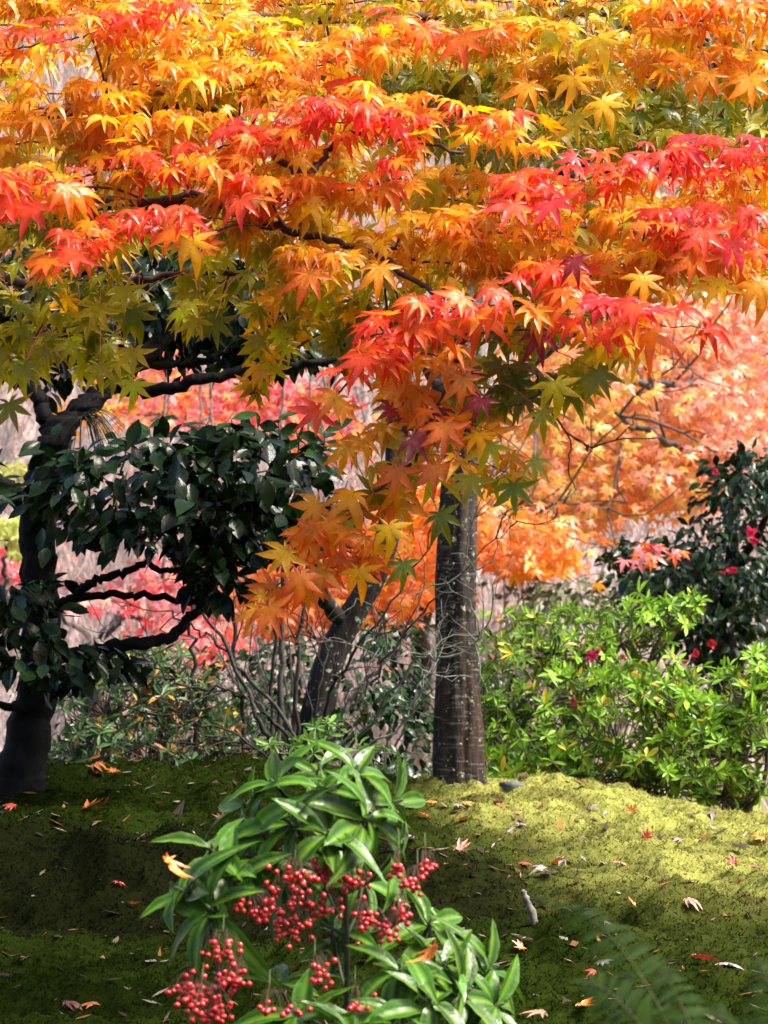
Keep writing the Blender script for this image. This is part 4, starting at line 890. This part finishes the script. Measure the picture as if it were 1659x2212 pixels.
def coralberry(label, root, whorls, clusters, d0):
    o = thing('coralberry_plant', root, label, 'plant', 'coralberry plants in the foreground')
    st = MB(); W0 = np.array([P(x, y, d0 + dd) for (x, y, n, L_, ax, dd) in whorls]); tp_ = W0.mean(0) * .4 + W0[np.argmax(W0[:, 2])] * .6
    main = spline([np.asarray(root), np.asarray(root) * .5 + tp_ * .5 + (.006, 0, 0), tp_], 14); st.tube(main, taper(len(main), .0055, .003), 7, (.05, .045, .03), .06)
    for (x, y, n, L_, ax, dd) in whorls:
        p = P(x, y, d0 + dd); 
        q = main[np.argmin(np.abs(main[:, 2] - min(p[2] - .07, main[-1, 2])))]; st.tube(spline([q, q * .5 + p * .5 - (0, 0, .012), p], 5), taper(11, .0032, .002), 6, (.05, .055, .03), .05)
    st.build('stem', M['twig'], o)
    for (x, y, n, L_, ax, dd) in whorls:
        p = P(x, y, d0 + dd); ax = np.array((ax[0], -.35, ax[1])); ax = ax / np.linalg.norm(ax)
        w_ = MB(); w_.tube(np.array([p - ax * .03, p + ax * .006]), .0028, 6, (.06, .09, .03))
        wo = w_.build('leaf_whorl', M['coral'], o)
        e1 = np.cross(ax, (.2, .9, .15)); e1 /= np.linalg.norm(e1); e2 = np.cross(ax, e1)
        for k in range(n):
            a = 2 * np.pi * k / n + U(-.2, .2); el = U(-.1, .45) if k % 3 else U(.5, 1.0)
            tip = np.cos(a) * e1 + np.sin(a) * e2 + ax * el; nr = ax + rng.normal(0, .15, 3)
            lb = MB(); c_ = cpair(CG1, CG2, 1, .4); tm = COR_L[rng.randint(0, len(COR_L))]
            lb.leaves(tm, frames(tip[None], nr[None]), (p - ax * U(0, .02))[None], np.array([L_ * U(.8, 1.15)]), c_, c_ * .45 + np.array([RIB]) * .55)
            lb.build('leaf', M['coral'], wo)
    for (x, y, n, rx, ry) in clusters:
        n = int(n * 2.1)
        c_ = P(x, y, d0 - .12 + rng.normal(0, .03)); top = c_ + np.array((rng.normal(0, .01), .02, .024)); g_ = MB(); g_.tube(np.array([top + (0, .03, .02), top]), .0012, 4, (.04, .05, .015))
        B = []
        for k in range(n):
            q = rng.normal(0, .55, 3); b_ = c_ + np.array((q[0] * rx * K * d0, q[1] * .018, q[2] * ry * K * d0))
            g_.tube(spline([top, top * .4 + b_ * .6 + (0, 0, .012), b_ + (0, 0, .003)], 3), .0004, 3, (.06, .03, .012), cap=False); B.append(b_)
        cl = g_.build('berry_cluster', M['twig'], o)
        for b_ in B:
            bo_ = bpy.data.objects.new('berry', bm0); col.objects.link(bo_); bo_.parent = cl
            bo_.location = b_ - ORG[o.name]; s_ = U(.0033, .0049); bo_.scale = (s_, s_, s_); bo_.rotation_euler = (U(-.5, .5), U(-.5, .5), U(0, 6))
D0 = 4.1
coralberry('tall coralberry in the centre, its glossy leaf rosettes over rows of red berries', (-.06, 4.15, ground_z(-.06, 4.15)),
  [(690, 1700, 9, .092, (0, 1), 0), (590, 1690, 8, .09, (-.6, .8), .03), (770, 1660, 8, .09, (.4, .9), .05), (625, 1775, 8, .095, (-.5, .6), -.06), (800, 1765, 9, .098, (.6, .5), -.04), (862, 1730, 7, .085, (.9, .4), .04), (690, 1655, 6, .075, (0, 1), .1), (545, 1800, 8, .092, (-.8, .4), -.03), (710, 1800, 7, .09, (.1, .6), -.08), (860, 1835, 6, .09, (.8, .2), .05), (530, 1740, 6, .085, (-.9, .5), .06), (690, 1880, 8, .085, (0, .5), .14), (600, 1900, 7, .085, (-.4, .5), .15), (790, 1890, 7, .085, (.4, .5), .15), (720, 2010, 7, .085, (0, .4), .16)],
  [(700, 1890, 12, 40, 20), (830, 2010, 10, 34, 20), (640, 1900, 14, 55, 22), (560, 1965, 16, 42, 24), (625, 2000, 18, 40, 34), (690, 1965, 14, 38, 22), (755, 1905, 14, 36, 22), (792, 1990, 14, 32, 24), (865, 1972, 10, 30, 22), (620, 1945, 8, 60, 20)], D0)
coralberry('coralberry sprawling left with an orange leaf caught in it', (-.22, 4.0, ground_z(-.22, 4.0)),
  [(495, 1885, 8, .095, (-.4, .8), 0), (450, 1960, 8, .095, (-.5, .5), -.05), (385, 1920, 6, .09, (-.9, .4), 0), (460, 1830, 6, .085, (-.2, .9), .05)],
  [(440, 2165, 18, 45, 32), (400, 2140, 12, 40, 20), (500, 2115, 16, 40, 24), (480, 2060, 10, 40, 26), (455, 2200, 12, 40, 20)], D0 - .1)
coralberry('coralberry low at the bottom right of the berries', (.08, 3.95, ground_z(.08, 3.95)),
  [(865, 2090, 9, .095, (0, 1), 0), (960, 2080, 8, .09, (.5, .7), .03), (1010, 2140, 7, .09, (.7, .5), 0), (640, 2190, 8, .09, (-.3, .9), -.05), (930, 2160, 7, .095, (.2, .7), -.08), (760, 2230, 7, .09, (0, 1), -.1), (930, 1990, 6, .085, (.3, .7), .12), (1070, 2090, 7, .085, (.7, .6), .08), (1080, 2170, 7, .085, (.8, .4), .04), (870, 2190, 7, .09, (0, .8), -.06), (1000, 2060, 6, .08, (.4, .8), .15), (600, 2120, 5, .08, (-.3, .9), .1)],
  [(885, 1915, 8, 20, 14), (920, 1880, 8, 16, 18), (855, 1880, 6, 14, 14), (690, 2110, 9, 24, 24), (600, 2180, 7, 40, 16), (780, 2170, 4, 30, 14)], D0 - .1)

# ------------------------------------------------------------------ ferns at the bottom right
def fern(label, root, fronds):
    o = thing('fern', root, label, 'fern', 'ferns at the bottom right')
    for pl, wd, n in fronds:
        s_ = PL(pl, 12); f_ = MB(); f_.tube(s_, taper(len(s_), .0014, .0005), 4, (.06, .07, .03))
        k = np.linspace(3, len(s_) - 1, n).astype(int); tn = np.gradient(s_, axis=0); tn /= np.linalg.norm(tn, axis=1, keepdims=True)
        for j, i in enumerate(k):
            u_ = j / (n - 1); L_ = wd * (math.sin(math.pi * min(1, .12 + .88 * (1 - u_)) * .62 + .12)) * (1 - u_ ** 3) + .006
            side = np.cross(tn[i], (0, -.7, .7)); side /= np.linalg.norm(side)
            for sg in (-1, 1):
                tip = side * sg + tn[i] * .35 + np.array((0, 0, -.12)); c_ = cpair((.010, .022, .004), (.022, .042, .008), 1)
                f_.leaves(oval_tmpl(.10, 5, .15, .02, .3), frames(tip[None], np.array([[0, -.6, .8]])), s_[i][None], np.array([L_]), c_, c_)
        f_.build('frond', M['fern'], o)
fern('dark fern with fronds arching left over the moss, lower right', P(1500, 2420, 2.6),
     [([(1500, 2420, 2.6), (1450, 2230, 2.65), (1350, 2060, 2.7), (1250, 1970, 2.8), (1150, 1935, 2.9)], .036, 30), ([(1500, 2420, 2.6), (1400, 2240, 2.5), (1310, 2140, 2.5), (1240, 2120, 2.5)], .032, 22), ([(1500, 2420, 2.6), (1500, 2250, 2.6), (1450, 2130, 2.7), (1390, 2060, 2.75)], .034, 22)])
fern('dark fern cut off by the right edge at the bottom', P(1720, 2430, 2.5),
     [([(1720, 2430, 2.5), (1700, 2250, 2.5), (1660, 2120, 2.55), (1630, 2060, 2.6)], .03, 20), ([(1720, 2430, 2.5), (1640, 2280, 2.45), (1580, 2210, 2.4), (1510, 2190, 2.4)], .03, 20)])

# ------------------------------------------------------------------ fallen leaves
def tmesh(tm, nm):
    me = bpy.data.meshes.new(nm); me.from_pydata([tuple(x) for x in tm[0]], [], [tuple(int(i) for i in x) for x in tm[1]])
    for p_ in me.polygons: p_.use_smooth = True
    me.materials.append(M['fallen']); return me
FL = [tmesh(maple_tmpl(50 + i, dr, fo), 'fallen_leaf') for i, (dr, fo) in enumerate([(.2, .1), (-.35, .08), (.5, .12), (-.15, .15), (.35, -.1)])]
FC = {'p': (.27, .21, .2), 'o': (.72, .2, .03), 'r': (.5, .05, .03), 'd': (.16, .05, .03), 'm': (.42, .2, .13)}  # p: pale undersides, with their wet sheen put into the colour
FN = {'p': 'pale pinkish', 'o': 'orange', 'r': 'red', 'd': 'dark brown', 'm': 'faded salmon'}
FALL = [  # px, py, colour, size, where it lies
 (989, 1745, 'p', .8, 'on the crest just right of the cherry trunk foot'), (1004, 1744, 'o', .9, 'beside the pale leaf near the cherry trunk foot'), (940, 1741, 'o', .9, 'in front of the cherry trunk foot'),
 (923, 1774, 'o', .9, 'below the cherry trunk, beside the coralberry leaves'), (981, 1776, 'o', .8, 'below and right of the cherry trunk'), (1124, 1764, 'o', .6, 'small, on the sunny mound, left of centre'),
 (1273, 1754, 'p', 1.0, 'alone on the upper middle of the mound'), (1124, 1796, 'p', 1.1, 'on the left slope below the small orange leaf'), (1247, 1779, 'm', .7, 'on the middle of the mound'),
 (1304, 1768, 'p', .6, 'small, on the mound below the azalea stems'), (1365, 1766, 'o', .8, 'standing upright on the mound below the azalea'), (1542, 1766, 'p', 1.5, 'largest on the right shoulder, curled upward'),
 (1502, 1770, 'p', 1.1, 'left of the big curled leaf on the right shoulder'), (1532, 1792, 'p', .8, 'just below the big curled leaf on the right shoulder'), (1550, 1811, 'p', 1.1, 'partly over an orange leaf at the right'),
 (1517, 1818, 'o', .9, 'tucked against a pale leaf at the right'), (1472, 1825, 'm', 1.0, 'flat, half orange, right of the middle'), (1397, 1826, 'r', .9, 'standing up alone in the middle right'), (1595, 1839, 'p', 1.5, 'wide and flat near the right edge'),
 (1645, 1826, 'o', 1.3, 'bright, at the right edge'), (895, 1822, 'p', 1.2, 'left end of the mound beside the coralberry'), (992, 1848, 'm', 1.2, 'on the left slope above the dark hollow'),
 (1140, 1876, 'r', 1.0, 'at the left end of the leaf pile in the hollow'), (1197, 1874, 'o', .9, 'in the middle of the leaf pile in the hollow'), (1217, 1866, 'p', 1.2, 'topmost of the leaf pile in the hollow'), (1175, 1892, 'p', 1.1, 'lower left of the leaf pile in the hollow'),
 (1190, 1902, 'p', 1.2, 'lowest of the leaf pile in the hollow'), (1340, 1874, 'm', 1.2, 'right of the leaf pile, on open moss'), (1585, 1879, 'r', .9, 'at the right, under the wide flat pale leaf'), (1640, 1881, 'd', 1.0, 'at the right edge, half curled'),
 (1429, 1864, 'p', .5, 'tiny, on open moss in the middle'), (1485, 1961, 'm', 1.1, 'on the lower right slope above the fern'), (1370, 1969, 'o', .7, 'on the lower slope near the fern tips'), (1622, 1984, 'p', .7, 'small, on the lower slope near the right edge'),
 (1180, 1966, 'p', .5, 'small, right of the pale wood stub'), (1142, 2051, 'p', 1.1, 'on dark moss below the pale wood stub'), (1125, 2064, 'o', .7, 'next to the low pale leaf by the coralberry'), (1300, 2086, 'p', 1.1, 'on the lower moss left of the fern'),
 (1517, 2086, 'r', 1.3, 'bright, seen between the fern fronds'), (1574, 2091, 'p', 1.4, 'lilac tinted, beside the red leaf among the ferns'), (1285, 2111, 'r', .6, 'tiny, low among the fern tips'), (1254, 2192, 'o', 1.1, 'near the bottom edge left of the fern'), (1172, 2206, 'm', 1.2, 'at the bottom edge beside the coralberry'),
 (205, 1671, 'o', 1.3, 'on the left bank top beside the camellia trunk'), (215, 1681, 'd', 1.3, 'under the orange leaf on the left bank'), (247, 1681, 'o', 1.0, 'right of the pair on the left bank top'), (188, 1759, 'o', 1.4, 'on the dark face of the left bank'), (222, 1759, 'd', 1.0, 'beside the orange leaf on the dark bank face'),
 (30, 1751, 'r', 1.1, 'in the shade at the foot of the camellia trunk'), (255, 1921, 'r', .9, 'dim, low on the dark bank face'), (285, 1964, 'o', .7, 'small, at the bottom of the dark bank left of the coralberry'), (197, 2181, 'o', 1.2, 'on the lower moss in the bottom left corner'), (142, 2181, 'd', 1.1, 'left of the orange leaf in the bottom left corner'), (480, 1781, 'd', .8, 'on the bank top just left of the coralberry leaves')]
for (x, y, c, s_, wh) in FALL:
    p = hit(x, y); o = bpy.data.objects.new('fallen_leaf', FL[rng.randint(0, 5)]); col.objects.link(o)
    o.location = Vector((p[0], p[1], p[2] + .010)); o.scale = (.031 * s_,) * 3; o.rotation_euler = (U(-.1, .6), U(-.4, .4), U(0, 6.28))
    if 'upright' in wh or 'standing' in wh: o.rotation_euler = (1.2, U(-.3, .3), U(-.5, .5)); o.location.z += .005
    cc = np.array(FC[c]) * U(.8, 1.2); o.color = (*np.clip(cc, 0, .95), 1)
    tag(o, f'{FN[c]} fallen maple leaf {wh}', 'leaf', 'fallen maple leaves on the moss')
for (x, y, d, c, ro, lab) in ((368, 1855, 3.9, 'o', .2, 'bright orange maple leaf caught in the left coralberry leaves'), (932, 2045, 3.88, 'o', -.2, 'orange maple leaf caught on the right coralberry rosette')):
    o = bpy.data.objects.new('caught_leaf', FL[2]); col.objects.link(o); o.location = Vector(P(x, y, d)); o.scale = (.034,) * 3; o.rotation_euler = (R_(-115), ro * 2, ro * 4); o.color = (.8, .2, .02, 1); tag(o, lab, 'leaf')

# ------------------------------------------------------------------ wood stub and flat stone
g = MB(); p0 = hit(1148, 2000); path3 = spline([p0 + (.012, 0, -.01), p0 + (0, .005, .03), p0 + (-.014, .012, .062), p0 + (-.018, .015, .075)], 5)
g.tube(path3, np.interp(np.linspace(0, 1, len(path3)), [0, .4, .8, 1], [.008, .0085, .006, .003]), 9, (.13, .12, .095), .35)
tag(g.build('wood_stub', M['lichen_twig'], origin=p0), 'pale weathered wood stub sticking out of the dark moss hollow', 'wood')
g = MB(); p0 = hit(1105, 1699); n = 12; th = np.linspace(0, 2 * np.pi, n, endpoint=False); rr = U(.75, 1.1, n)
ring = np.stack([np.cos(th) * .034 * rr, np.sin(th) * .03 * rr, th * 0], 1)
V = np.vstack([ring * .96 + p0 + (0, 0, .012), ring + p0 + (0, 0, .004), ring * .95 + p0 - (0, 0, .02), p0 + (0, 0, .014)])
F = [(k, (k + 1) % n, 3 * n) for k in range(n)]
for a_ in (0, n):
    for k in range(n): F += [(a_ + n + k, a_ + n + (k + 1) % n, a_ + (k + 1) % n), (a_ + n + k, a_ + (k + 1) % n, a_ + k)]
g.add(V, F, (.06, .065, .07)); tag(g.build('flat_stone', M['lichen_twig'], origin=p0, smooth=False), 'small flat grey stone on the crest right of the cherry trunk', 'stone')
